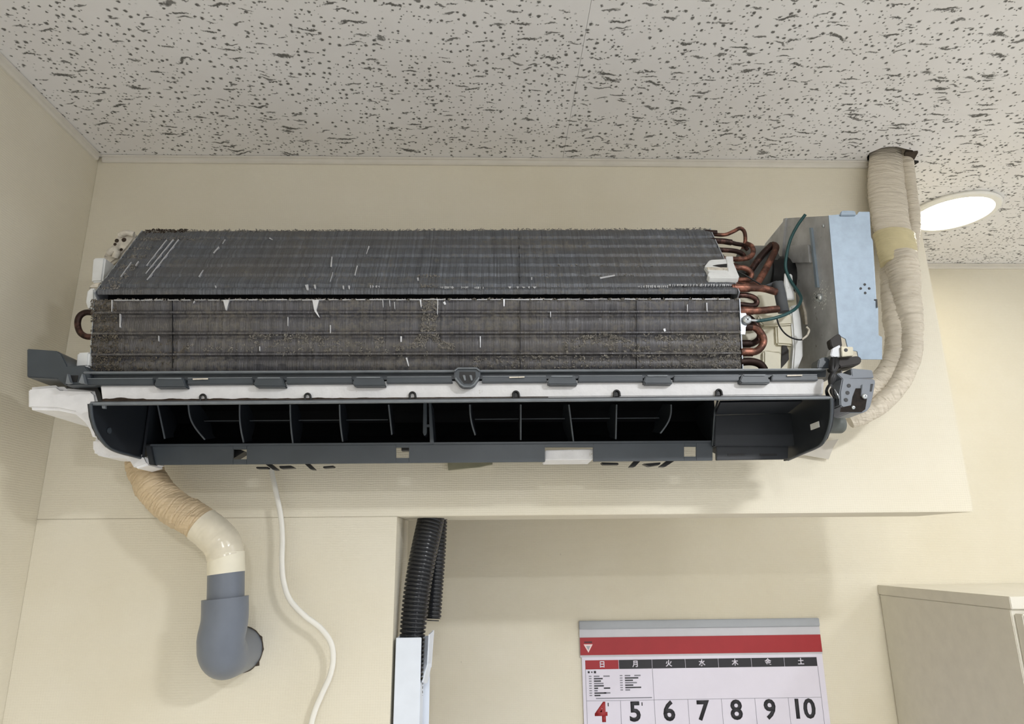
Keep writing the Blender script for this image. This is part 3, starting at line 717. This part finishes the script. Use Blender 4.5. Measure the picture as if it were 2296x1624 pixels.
for x0, x1 in ((345, 418), (568, 640), (790, 865), (1227, 1296), (1443, 1509), (1659, 1728)):
    ya, yb = yl(x0, 847, 838), yl(x0, 870, 858)
    t_ = pp('clip_tab', [(x0 + 6, ya), (x1 - 8, ya), (x1 - 2, yb - 4), (x1, yb), (x0 + 4, yb), (x0, yb - 5)], -.227, .018, 'dark', fr, .001)
    pp('tab_edge', [(x0 + 9, ya + 1), (x1 - 12, ya + 1), (x1 - 12, ya + 4), (x0 + 9, ya + 4)], -.2285, .002, 'charcoal_highlight', t_, .0004)
lt = pp('latch', [(1018, 829), (1027, 824), (1068, 824), (1077, 829), (1077, 845), (1064, 864), (1056, 869), (1038, 869), (1030, 864), (1018, 848)], -.226, .02, 'dark', fr, .001)
tube('latch_rim', [P(x, y, -.228) for x, y in ((1021, 848), (1032, 862), (1040, 867), (1056, 867), (1063, 862), (1074, 847))], .0013, 'charcoal_highlight', lt, 8, 5, straight=True)
tube('latch_rim', [P(x, y, -.228) for x, y in ((1019, 832), (1027, 826), (1068, 826), (1076, 832))], .0011, 'charcoal_highlight', lt, 8, 3, straight=True)
for x in (1041, 1056): pp('prong', [(x - 4, 841), (x + 2, 841), (x + 4, 853), (x, 854)], -.229, .006, 'charcoal_highlight', lt, .0005)
pp('latch_pocket', [(1030, 834), (1066, 834), (1067, 846), (1057, 860), (1040, 860), (1030, 846)], -.2266, .001, 'black', lt)
for x, y in ((432, 849), (1142, 845), (1765, 841)): pp('clip_glint', [(x, y), (x + 34, y - 1), (x + 34, y + 2), (x, y + 3)], -.2245, .001, 'dusty_white', fr)  # pale slivers laid on the rim as painted glints
le = pp('left_bracket', [(60, 782), (128, 787), (138, 794), (147, 812), (151, 821), (190, 820), (200, 834), (204, 862), (145, 864), (128, 850), (60, 846)], -.222, .05, 'dark', AC, .001)
pp('gusset', [(147, 860), (151, 838), (157, 858)], -.2285, .006, 'charcoal_highlight', le)
pp('gusset', [(176, 858), (184, 838), (190, 860)], -.2285, .006, 'charcoal_highlight', le)
pp('bracket_pocket', [(158, 842), (175, 842), (172, 857), (160, 857)], -.2226, .0005, 'black', le)

# ---- white foam of the drain pan
fm = pp('foam_strip', [(224, 858), (1848, 850), (1846, 886), (1500, 889), (900, 894), (229, 899)], -.2165, .009, 'foam', AC, .0012)
crust = bmesh.new()
pts_t = []; pts_b = []
for k in range(121):
    x = 229 + k * (1000 / 120); f = max(0.0, 1 - k / 120)
    yb = lerp(899, 892, (x - 229) / 900)
    h = (1.2 + 5.0 * f * max(0, noise.noise(Vector((x * .03, 0, 0))) + .25) + 2.0 * random.random() * f)
    if x < 300: h += 3 * (1 - abs(x - 268) / 40) if abs(x - 268) < 40 else 0
    pts_t.append(P(x, yb - h, -.2180)); pts_b.append(P(x, yb + 1.5, -.2180))
loft(crust, [[a, b, b + Vector((0, .006, 0)), a + Vector((0, .006, 0))] for a, b in zip(pts_t, pts_b)])
link('dirt_line', crust, 'crust', fm)
for x, y in ((455, 897), (690, 895), (925, 892), (1157, 890), (1383, 888), (1612, 886)):
    tube('foam_hook', [P(x - 6, y + 2, -.2195), P(x - 6, y - 8, -.2195), P(x - 1, y - 12, -.2195), P(x + 5, y - 9, -.2195), P(x + 7, y + 1, -.2195)], .0013, 'black', fm, 8, 14)
    if x > 1000: pp('hook_plug', [(x - 6, y + 1), (x - 6, y - 8), (x, y - 11), (x + 6, y - 8), (x + 6, y + 1)], -.2185, .003, 'black', fm)
fb = pp('foam_body', [(60, 868), (128, 862), (138, 870), (205, 872), (216, 882), (220, 905), (216, 950), (222, 985), (206, 985), (198, 962), (186, 945), (166, 928), (128, 920), (60, 918)], -.205, .17, 'foam', AC, .004)
pp('foam_foot', [(206, 984), (230, 985), (262, 1004), (326, 1022), (336, 1042), (300, 1052), (286, 1028), (232, 1025), (213, 1020), (206, 1012)], -.118, .045, 'foam', AC, .003)
# black plate set in as the shade of the gap beneath the left bracket
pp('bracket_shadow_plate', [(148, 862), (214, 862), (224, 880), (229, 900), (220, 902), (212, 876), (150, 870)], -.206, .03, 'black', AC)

# ---- left end brackets
pp('end_bracket', [(208, 578), (236, 577), (229, 632), (204, 633), (206, 600)], -.160, .03, 'white_plastic', AC, .002)
pp('end_bracket', [(194, 646), (214, 644), (214, 672), (208, 691), (196, 694), (190, 676)], -.195, .03, 'white_plastic', AC, .003)
eb2 = pp('end_bracket', [(228, 580), (236, 562), (252, 546), (258, 530), (270, 520), (296, 517), (306, 530), (296, 545), (284, 560), (268, 578), (252, 590), (238, 600)], -.130, .02, 'dusty_white', AC, .003)
for x, y, r in ((262, 540, .004), (278, 538, .0045), (258, 548, .003), (246, 562, .003), (272, 560, .003)):
    disc('bracket_hole', P(x, y, -.1306), r * .7, (0, -1, 0), .0004, 'crust', eb2, 10)
tube('bracket_lug', [P(268, 528, -.132), P(284, 522, -.134), P(300, 526, -.132)], .004, 'dusty_white', eb2, 10, 10)
tube('bracket_lug', [P(244, 568, -.134), P(256, 560, -.136), P(262, 566, -.134), P(258, 578, -.132)], .0045, 'dusty_white', eb2, 10, 10)
pp('end_bracket', [(172, 791), (200, 789), (198, 822), (169, 824)], -.200, .03, 'white_plastic', AC, .002)
pp('end_bracket', [(210, 634), (226, 632), (222, 648), (196, 648), (200, 640)], -.185, .02, 'dusty_white', AC, .002)

# ---- air outlet housing
OH = pp('outlet_housing', [(200, 902), (1868, 889), (1868, 894), (200, 908)], -.240, .006, 'charcoal_highlight', AC, .0008)
ZT0, ZT1 = H + .1640, H + .190
bm = bmesh.new()
loft(bm, [[Vector((x, -.238, z0)), Vector((x, -.116, H + .191)), Vector((x, -.116, H + .194)), Vector((x, -.238, z0 + .003))] for x, z0 in ((-.448, H + .1615), (.394, H + .1665))])
link('top_plate', bm, 'housing', OH)
def side_wall(X, dx, pix):
    rim = [PX(x, y, X) for x, y in pix]
    back = [Vector((X, -.09, rim[-1].z)), Vector((X, -.09, H + .19)), Vector((X, -.150, H + .185))]
    s = prism('side_cheek', rim + back, (dx, 0, 0), 'housing', OH)
    tube('cheek_rim', [p + Vector((-dx * .2, 0, 0)) for p in rim], .0019, 'dark', s, 8, 30)
    return s
sl = side_wall(-.4460, -.003, [(202, 906), (205, 935), (212, 960), (225, 984), (242, 1003), (262, 1013), (295, 1022), (326, 1030)])
sr = side_wall(.3925, .003, [(1865, 894), (1865, 925), (1861, 955), (1851, 983), (1838, 1000), (1800, 1017), (1768, 1031)])
pl_ = PX(1828, 955, .3915); prism('white_tag', [pl_ + Vector((0, dy, dz)) for dy, dz in ((-.011, -.0035), (.011, -.0035), (.011, .0035), (-.011, .0035))], (-.001, 0, 0), 'white_plastic', sr)
pl_ = PX(244, 966, -.445); disc('pivot_boss', pl_, .0035, (1, 0, 0), .0015, 'dark', sl, 14)
pp('notch_tab', [(228, 909), (236, 909), (236, 916), (229, 916)], -.236, .003, 'charcoal_highlight', sl)
# air duct: floor, back, roof and ends of the throat behind the opening
DX0, DX1 = P(333, 960, -.116).x, P(1601, 960, -.116).x
bm = bmesh.new()
prof = [(-.116, H + .1315), (-.095, H + .1330), (-.060, H + .150), (-.035, H + .175), (-.030, H + .198), (-.116, H + .198), (-.116, H + .194), (-.034, H + .194), (-.039, H + .176), (-.063, H + .153), (-.096, H + .1362), (-.116, H + .1347)]
loft(bm, [[Vector((x, y, z)) for y, z in prof] for x in (DX0 - .002, DX1 + .002)])
link('air_duct', bm, 'black', OH)
for x, dx in ((DX0, -.003), (DX1, .003)):
    prism('duct_end', [Vector((x, y, z)) for y, z in ((-.117, H + .118), (-.095, H + .125), (-.035, H + .170), (-.035, H + .194), (-.117, H + .194))], (dx, 0, 0), 'housing', OH)
# vanes
def vane(xt, xb, yt=914, yb=990, curve=0.0, turn=0.0):
    """thin upright guide blade; front edge runs from (xt,yt) to (xb,yb)"""
    a = P(xt, yt, -.108); b = P(xb, yb, -.114)
    fr_, bk = [], []
    for k in range(9):
        t = k / 8; p = a.lerp(b, t) + Vector((curve * math.sin(math.pi * t), 0, 0))
        dpt = .034 * (0.55 + 0.45 * math.sin(math.pi * min(1, t * 1.1)))
        fr_.append(p); bk.append(p + Vector((turn * dpt / .034, dpt, .005)))
    bm = bmesh.new()
    loft(bm, [[f, q, q + Vector((.0012, 0, 0)), f + Vector((.0018, 0, 0))] for f, q in zip(fr_, bk)])
    v = link('guide_vane', bm, 'housing', OH, 40)
    tube('vane_edge', [f + Vector((.0009, -.0002, 0)) for f in fr_], .0011, 'charcoal_highlight', v, 6, 10)
for xt, xb, cu, tu, yb in ((352, 368, .0, .004, 984), (421, 458, -.006, .010, 986), (536, 545, -.002, .007, 993), (649, 656, -.001, .006, 1000), (760, 767, -.001, .004, 991), (870, 877, 0, .001, 975),
                           (1052, 1064, -.002, .003, 976), (1166, 1166, 0, -.001, 987), (1274, 1285, 0, -.007, 997), (1381, 1379, 0, -.006, 985), (1503, 1479, .005, -.010, 972)):
    vane(xt, xb, 908, yb, cu, tu)
for a, b, y in ((445, 870, 943), (1065, 1478, 939)):
    tube('link_rod', [P(a, y + 1.5, -.088), P((a + b) / 2, y, -.088), P(b, y - 1.5, -.088)], .0009, 'dark', OH, 6, 6)
pp('divider', [(961, 901), (966, 901), (973, 996), (964, 996)], -.122, .05, 'dark', OH, .0006)
pp('divider_blade', [(949, 902), (957, 902), (957, 972), (952, 978), (948, 972)], -.120, .02, 'dark', OH, .0008)
pp('divider_pin', [(957, 952), (964, 952), (964, 958), (957, 958)], -.119, .004, 'dark', OH)
# lower lip with its openings
def ly(x): return lerp(1000, 992, (x - 335) / 1265)
def lb(x): return lerp(1043, 1033, (x - 335) / 1265)
LIPY = -.117
def lip(x0, x1, ya=None, yb=None, nm='lip_panel'):
    pp(nm, [(x0, ly(x0) if ya is None else ya), (x1, ly(x1) if ya is None else ya), (x1, lb(x1) if yb is None else yb), (x0, lb(x0) if yb is None else yb)], LIPY, .003, 'dark', OH, .0004)
for x0, x1 in ((336, 523), (553, 888), (917, 1222), (1330, 1534), (1561, 1598)): lip(x0, x1)
for x0, x1, h0, h1 in ((522.5, 553.5, 1008, 1030), (887.5, 917.5, 1004, 1027), (1533.5, 1561.5, 1002, 1024)):
    lip(x0, x1, None, h0, 'lip_bridge'); lip(x0, x1, h1, None, 'lip_bridge')
lip(1221.5, 1330.5, None, 1003, 'lip_bridge')
pp('lip_ledge', [(336, 996), (1600, 988), (1600, 992.5), (336, 1001)], LIPY - .003, .008, 'dark', OH, .0006)
pp('lip_end', [(326, 1000), (338, 1000), (346, 1043), (334, 1042)], -.121, .010, 'housing', OH, .0006)
pp('notch_insert', [(1222, 1010), (1331, 1007), (1330, 1031), (1222, 1032)], -.108, .05, 'foam', OH, .001)
pp('hole_liner', [(518, 1006), (534, 1006), (548, 1013), (527, 1026), (518, 1030)], -.100, .02, 'black', OH)
pp('hole_liner', [(900, 1002), (922, 1002), (922, 1011), (900, 1011)], -.108, .01, 'black', OH)
# hooks below the lip
for q in ([(588, 1036), (600, 1035), (622, 1053), (612, 1054)], [(676, 1034), (686, 1033), (706, 1053), (696, 1053)], [(625, 1045), (652, 1044), (660, 1049), (628, 1051)], [(724, 1046), (748, 1044), (748, 1048), (724, 1050)], [(574, 1047), (600, 1047), (600, 1051), (574, 1051)],
          [(1348, 1037), (1386, 1038), (1388, 1042), (1352, 1042)], [(1426, 1030), (1440, 1030), (1424, 1047), (1411, 1047)], [(1500, 1030), (1520, 1029), (1492, 1047), (1479, 1046)], [(1442, 1040), (1482, 1037), (1480, 1042), (1456, 1046)]):
    pp('hook', q, -.100, .012, 'black', OH, .0006)
# closed bay at the right of the outlet
bay = pp('motor_bay', [(1604, 931), (1789, 926), (1789, 1000), (1602, 1000)], -.128, .02, 'housing', OH, .001)
bm = bmesh.new()
a0, a1 = P(1616, 903, -.200), P(1800, 900, -.200); b0, b1 = P(1604, 931, -.129), P(1766, 927, -.129)
loft(bm, [[a0, b0, b0 + Vector((0, .003, .003)), a0 + Vector((0, .003, .003))], [a1, b1, b1 + Vector((0, .003, .003)), a1 + Vector((0, .003, .003))]])
link('bay_roof', bm, 'housing', bay)
tube('bay_edge', [P(1609, 900, -.16), P(1602, 930, -.13), P(1598, 1000, -.122)], .0014, 'dark', bay, 8, 10)
bl_ = pp('bay_lip', [(1606, 998), (1768, 997), (1767, 1028), (1758, 1030), (1607, 1032)], -.121, .006, 'housing', bay, .0006)
for x in (1632, 1704): pp('lip_slot', [(x, 1018), (x + 38, 1018), (x + 38, 1022), (x, 1023)], -.1216, .0008, 'black', bl_)
# mounting plate edge showing under the unit, film beside it
pp('mounting_plate', [(1003, 1030), (1105, 1030), (1104, 1041), (1075, 1047), (1005, 1054)], -.0100, .008, 'plate', AC)
pp('mounting_plate', [(1798, 1000), (1880, 985), (1868, 1005), (1858, 1030), (1790, 1019)], -.0080, .0015, 'film', AC)

# ================================================================= pipes, hoses, cords
def wr(amp, f, seed):
    def g_(u, a, i, p):
        ca, sa = math.cos(a), math.sin(a)
        v = noise.noise(Vector((ca * 1.2 + seed, sa * 1.2, u * f * .5)))
        ph = u * f * 1.0 + 0.45 * math.sin(a + seed) + 1.1 * noise.noise(Vector((ca, sa + seed, u * f)))
        saw = ph - math.floor(ph)                               # overlapping turns of the tape
        strg = 0.35 + 0.65 * max(0.0, noise.noise(Vector((ca * .9, sa * .9 + seed, u * f * 1.3))) + .35)
        crease = 1 - min(1.0, abs(noise.noise(Vector((ca * .7 + 5, sa * .7, u * f * 1.7 + a * .25 + seed)))) * 7)
        return 1 + amp * v + amp * 0.9 * strg * (saw ** 2 - .4) - amp * 0.8 * crease
    return g_
LP = thing('refrigerant_pipe_bundle', P(1990, 930, -.05), 'beige tape-wrapped refrigerant pipes running from ceiling hole down behind the control box', 'pipe')
tube('pipe_wrap', [P(1990, 326, -.0130), P(1987, 352, -.0140), P(1988, 420, -.024), P(1996, 490, -.034), (P(2008, 545, -.042)), P(2014, 590, -.048)], [.0280, .0285, .0315, .0310, .0290, .0265], 'tape', LP, 40, 200, wr(.055, 5, 1.0), flat=.46)
tube('pipe_wrap', [P(2026, 326, -.012), P(2031, 372, -.0135), P(2038, 440, -.016), P(2045, 500, -.020), P(2040, 580, -.030)], [.0125, .0125, .013, .013, .011], 'tape', LP, 24, 140, wr(.06, 5, 3.0))
tube('tape_band', [P(2004, 528, -.041), P(2010, 556, -.046), P(2013, 580, -.049)], [.0315, .0308, .0290], 'clear', LP, 36, 40, wr(.03, 4, 5.0), flat=.66)
tube('tape_band', [P(2012, 570, -.048), P(2016, 596, -.052)], [.0295, .0275], 'clear', LP, 36, 20, wr(.05, 6, 9.0), flat=.7)
tube('pipe_wrap', [P(2018, 575, -.052), P(2026, 625, -.058), P(2034, 690, -.064), P(2043, 750, -.068), P(2040, 800, -.070), P(2018, 855, -.072), P(1982, 900, -.072), P(1938, 932, -.070), P(1905, 945, -.066)], [.0240, .0225, .0195, .0155, .0150, .0140, .0130, .0115, .010], 'tape', LP, 36, 320, wr(.085, 4.2, 2.0))
tube('pipe_wrap', [P(2005, 585, -.040), P(2004, 640, -.044), P(2008, 710, -.052), P(2012, 765, -.054), P(2004, 812, -.056), P(1980, 850, -.058), P(1945, 880, -.060), P(1905, 905, -.060)], [.0185, .0185, .0175, .0170, .0165, .0160, .0150, .013], 'tape', LP, 36, 300, wr(.085, 4.2, 7.0))

DH = thing('drain_hose', P(510, 1290, -.075), 'ochre tape-wrapped drain hose bending down from under the left end of the air conditioner', 'hose')
tube('hose_wrap', [P(318, 1030, -.046), P(325, 1052, -.050), P(345, 1092, -.060), P(385, 1135, -.068), P(432, 1163, -.073), P(470, 1190, -.075)], [.0215, .0222, .0225, .0222, .0222, .0225], 'tape2', DH, 36, 220, wr(.07, 4.5, 4.0))
tube('tape_band', [P(452, 1177, -.075), P(480, 1200, -.0755), P(500, 1224, -.0755), P(506.5, 1250, -.075)], [.0232, .0235, .0236, .0233], 'clear2', DH, 32, 40, wr(.02, 5, 6.0))
tube('sleeve', [P(506.5, 1241, -.075), P(507.5, 1286, -.075)], .0229, 'sleeve', DH, 36, 6, ang=40)
EL = thing('drain_elbow', P(500, 1520, -.075), 'grey plastic drain pipe elbow entering the wall below the wrapped hose', 'pipe')
e0 = P(507, 1284, -.075); e1 = P(506, 1350, -.075)
tube('pipe', [e0, e0.lerp(e1, .5), e1], .0223, 'pvc', EL, 40, 4, ang=40)
ec = Vector((e1.x - .001, -.075, H - .1005))
path = [P(505, 1341, -.075), P(504, 1390, -.075)] + [ec + Vector((0, .025 - .025 * math.cos(a), -.025 * math.sin(a))) for a in [i * math.pi / 2 / 8 for i in range(9)]] + [Vector((ec.x, -.022, ec.z - .025)), Vector((ec.x, .004, ec.z - .025))]
tube('elbow', path, [.0280] * 2 + [.0283] * 3 + [.0288] * 6 + [.0288, .0288], 'pvc', EL, 40, 60, ang=40)
# chipped plaster ring round the stub
bm = bmesh.new(); wc = Vector((ec.x, 0, ec.z - .025)); loops = []
for k in range(49):
    a = 2 * math.pi * k / 48; r0 = .0292; r1 = .0298 + .0016 * abs(noise.noise(Vector((math.cos(a) * 3, math.sin(a) * 3, 2)))) + (.003 * random.random() if -1.0 < math.atan2(math.sin(a), math.cos(a)) < .9 and random.random() < .35 else 0)
    d = Vector((math.cos(a), 0, math.sin(a)))
    loops.append([wc + d * r0 + Vector((0, -.0012, 0)), wc + d * r1 + Vector((0, -.0006, 0)), wc + d * r1, wc + d * r0])
loft(bm, loops[:-1] + [loops[0]], caps=False); bmesh.ops.remove_doubles(bm, verts=bm.verts[:], dist=1e-7)
link('chipped_edge', bm, 'brokenboard', EL)

cordpts = [(604, 1020, -.012), (609, 1056, -.016), (618, 1100, -.022), (629, 1155, -.026), (633, 1205, -.027), (632, 1262, -.027), (636, 1305, -.027), (650, 1345, -.028), (682, 1380, -.028), (718, 1408, -.026), (741, 1440, -.024), (747, 1476, -.022), (740, 1515, -.020), (722, 1556, -.017), (704, 1600, -.014), (690, 1660, -.012)]
o = tube('power_cord', [P(*q) for q in cordpts], .0037, 'cord', None, 14, 150, flat=.62)
prop(o, 'thin white power cord hanging in an S-curve down the wall below the unit', 'cord')

# black corrugated conduits beneath the beam
def corr(name, pts, r, pitch, label):
    path, L = resample(smooth_path([P(*q) for q in pts], 80), 40)
    rings = int(L / pitch); n = rings * 6
    bm = bmesh.new()
    def md(u, a, i, p): return 1 + .075 * (1 if math.sin(2 * math.pi * i / 6) > -.35 else -1.1)
    add_tube(bm, [P(*q) for q in pts], r, 24, n, md, caps=True)
    o = link(name, bm, 'corr', None, 80)
    prop(o, label, 'conduit', 'corrugated conduits under the beam'); return o
corr('corrugated_conduit', [(972, 1120, .078), (966, 1165, .070), (950, 1240, .055), (936, 1320, .045), (928, 1390, .040), (924, 1440, .038), (920, 1560, .036)], [.0190, .0190, .0186, .0182, .0176, .0165, .0160], .0056, 'thicker black corrugated conduit running from the beam into white trunking')
cc = corr('corrugated_conduit', [(988, 1130, .118), (985, 1165, .116), (981, 1240, .111), (975, 1320, .106), (970, 1388, .101)], .0120, .0054, 'thinner black corrugated conduit with cut open end, behind the thicker one')
d = disc('open_end', P(969.5, 1391, .1005), .0100, P(969, 1400, .0998) - P(975, 1320, .106), .0012, 'black', cc, 20)

# white trunking beside the pillar
TX0, TX1 = -.1335 , -.0885
tz1 = P(915, 1430, .004).z
TR = thing('cable_trunking', ((TX0 + TX1) / 2, .03, tz1 - .55), 'white plastic cable trunking with split open side standing against the pillar edge', 'trunking')
TZ0 = 0.12
def trunk_x(px, py, Y): return P(px, py, Y).x
fx0, fx1 = P(888, 1430, .002).x, P(945, 1428, .002).x
box('cover', (fx0, .002, TZ0), (fx1, .0038, tz1), 'trunk', TR, .0006)
box('wall_side', (fx0, .0042, TZ0), (fx0 + .0016, .052, tz1 - .001), 'trunk', TR)
box('back_plate', (fx0 + .002, .056, TZ0), (fx1 + .008, .0575, tz1 - .004), 'trunk', TR)
zr = P(945, 1532, .004).z
box('open_side', (fx1 - .0016, .0042, TZ0), (fx1, .052, zr), 'trunk', TR)
prism('split_flap', [P(946, 1530, .006), P(958, 1488, .012), P(966, 1488, .030), P(957, 1530, .040), P(951, 1534, .020)], (.0014, 0, 0), 'trunk', TR)
prism('split_flap', [P(957, 1493, .014), P(961, 1423, .020), P(970, 1415, .045), P(968, 1440, .045), P(963, 1495, .042)], (.0014, 0, 0), 'trunk', TR)
prism('base_rail', [P(963, 1495, .046), P(969, 1414, .046), P(972, 1414, .052), P(966, 1497, .052)], (.001, 0, 0), 'trunk', TR)

# ================================================================= far side: calendar, cabinet
CALX0, CALZ = P(1298, 1395, YF - .006).x, P(1380, 1392, YF - .006).z
CWD = .0645; CX0 = P(1312, 1480, YF - .004).x; CX1 = CX0 + 7 * CWD + .013
CAL = thing('wall_calendar', ((CALX0 + CX1) / 2, YF, CALZ - .52), 'paper wall calendar with red top band hanging on the far wall', 'calendar')
yb_ = YF - .0002
def cbox(name, x0, x1, z0, z1, mat, parent, y0=.004, th=.0003): return box(name, (x0, YF - y0 - th, CALZ - z1), (x1, YF - y0, CALZ - z0), mat, parent)
box('hanger_bar', (CALX0, YF - .007, CALZ - .0155), (CX1, YF - .0004, CALZ), 'calbar', CAL, .0012)
cal_top = box('backing', (CALX0 + .0005, YF - .0042, CALZ - .066), (CX1 - .0005, YF - .0006, CALZ - .0150), 'calstrip', CAL)
band = box('red_band', (CALX0 + .001, YF - .0055, CALZ - .0620), (CX1 - .001, YF - .0043, CALZ - .0305), 'red', CAL)
page = box('page', (CALX0 + .0035, YF - .0040, CALZ - .52), (CX1 - .0015, YF - .0008, CALZ - .0640), 'paper', CAL)
# print
tri = Vector((CALX0 + .0165, YF - .0057, CALZ - .0425))
prism('triangle_mark', [tri + Vector(v) for v in ((-.0088, 0, 0), (.0088, 0, 0), (0, 0, -.0150))], (0, .0002, 0), 'pink', band)
prism('triangle_core', [tri + Vector((0, -.0002, -.003)) + Vector(v) for v in ((-.0042, 0, 0), (.0042, 0, 0), (0, 0, -.0078))], (0, .0002, 0), 'calbar', band)
for k in range(5): cbox('small_print', CALX0 + .0095 + k * .0030, CALX0 + .0118 + k * .0030, .0375, .0400, 'ink', band, .0055)
def text(body, x, z, h, mat, parent, y=.0043):
    cu = bpy.data.curves.new('text', 'FONT'); cu.body = body; cu.size = h; cu.align_x = 'CENTER'; cu.align_y = 'CENTER'; cu.resolution_u = 3; cu.offset = h * .028
    to = bpy.data.objects.new('text', cu); COL.objects.link(to)
    dg = bpy.context.evaluated_depsgraph_get(); dg.update()
    me = bpy.data.meshes.new_from_object(to.evaluated_get(dg)); bpy.data.objects.remove(to)
    bm = bmesh.new(); bm.from_mesh(me); bpy.data.meshes.remove(me)
    for v in bm.verts: v.co = Vector((x + v.co.x, YF - y, CALZ - z + v.co.y))
    if bm.faces:
        r = bmesh.ops.extrude_face_region(bm, geom=bm.faces[:]); bmesh.ops.translate(bm, verts=[e for e in r['geom'] if isinstance(e, bmesh.types.BMVert)], vec=(0, -.0002, 0))
    if not bm.verts: bm.free(); return
    return link('printed_character', bm, mat, parent)
days = '\u65e5\u6708\u706b\u6c34\u6728\u91d1\u571f'
for k in range(7):
    x0 = CX0 + k * CWD
    hd = cbox('day_heading', x0 + (.0004 if k else 0), x0 + CWD - .0004, .0715, .0875, 'red' if k == 0 else 'ink', page, .0041)
    text(days[k], x0 + CWD / 2, .0795, .0125, 'paper', page, .0046)
text('4', CX0 + CWD * .42, .1640, .047, 'red', page); text('5', CX0 + CWD * 1.42, .1640, .047, 'ink', page)
for k in range(2, 7): text(str(4 + k), CX0 + CWD * (k + .42), .1640, .047, 'ink', page)
for k in range(8): cbox('grid_line', CX0 + k * CWD - .0003, CX0 + k * CWD + .0003, .0875 if k in (0, 2, 7) else .1425, .50, 'greyink', page, .0041)
for z in (.1425, .205, .268, .331, .394, .457): cbox('grid_line', CX0, CX0 + 7 * CWD, z, z + .0005, 'greyink', page, .0041)
random.seed(3)
for colx, rows, z0 in ((0.006, 9, .0990), (.0655, 7, .0985)):
    for r in range(rows):
        z = z0 + r * .0042
        cbox('small_print', CX0 + colx, CX0 + colx + .0050, z, z + .0016, 'greyink', page, .0041)
        L = random.uniform(.006, .026)
        cbox('small_print', CX0 + colx + .0095, CX0 + colx + .0095 + L, z - .0002, z + .0021, 'ink' if r % 3 else 'greyink', page, .0041)
        if r in (0, 5, 7): cbox('small_print', CX0 + colx + .028, CX0 + colx + .040, z - .0002, z + .0020, 'ink' if r == 5 else 'greyink', page, .0041)
for x, r in ((.006, .0018), (.012, .0012), (.018, .0021)): cbox('small_print', CX0 + x - r, CX0 + x + r, .0925 - r, .0925 + r, 'ink', page, .0041)
cbox('small_print', CX0 + .018, CX0 + .125, .1378, .1394, 'greyink', page, .0041)
for k in range(2): cbox('small_print', CX0 + CWD * (k + .62), CX0 + CWD * (k + .62) + .0018, .1465, .1525, 'ink', page, .0041)

# cabinet against the far wall
CZ = P(1966, 1312, YF).z; CBX = P(1966, 1312, YF).x
CB = thing('storage_cabinet', (CBX + .4, .24, 0), 'tall cream cabinet standing against the far wall beyond the beam', 'cabinet')
box('body', (CBX + .002, .062, 0.0), (CBX + .798, YF - .002, CZ - .018), 'cabinet', CB, .001)
box('top_board', (CBX, .056, CZ - .0178), (CBX + .80, YF - .001, CZ), 'cabinet', CB, .001)
for k in range(2):
    dr = box('door', (CBX + .006 + k * .397, .044, .08), (CBX + .398 + k * .397, .0615, CZ - .024), 'cabinet', CB, .0015)
    box('handle', (CBX + (.365 if k == 0 else .42), .030, CZ - .50), (CBX + (.375 if k == 0 else .43), .0435, CZ - .38), 'zinc', dr, .001)
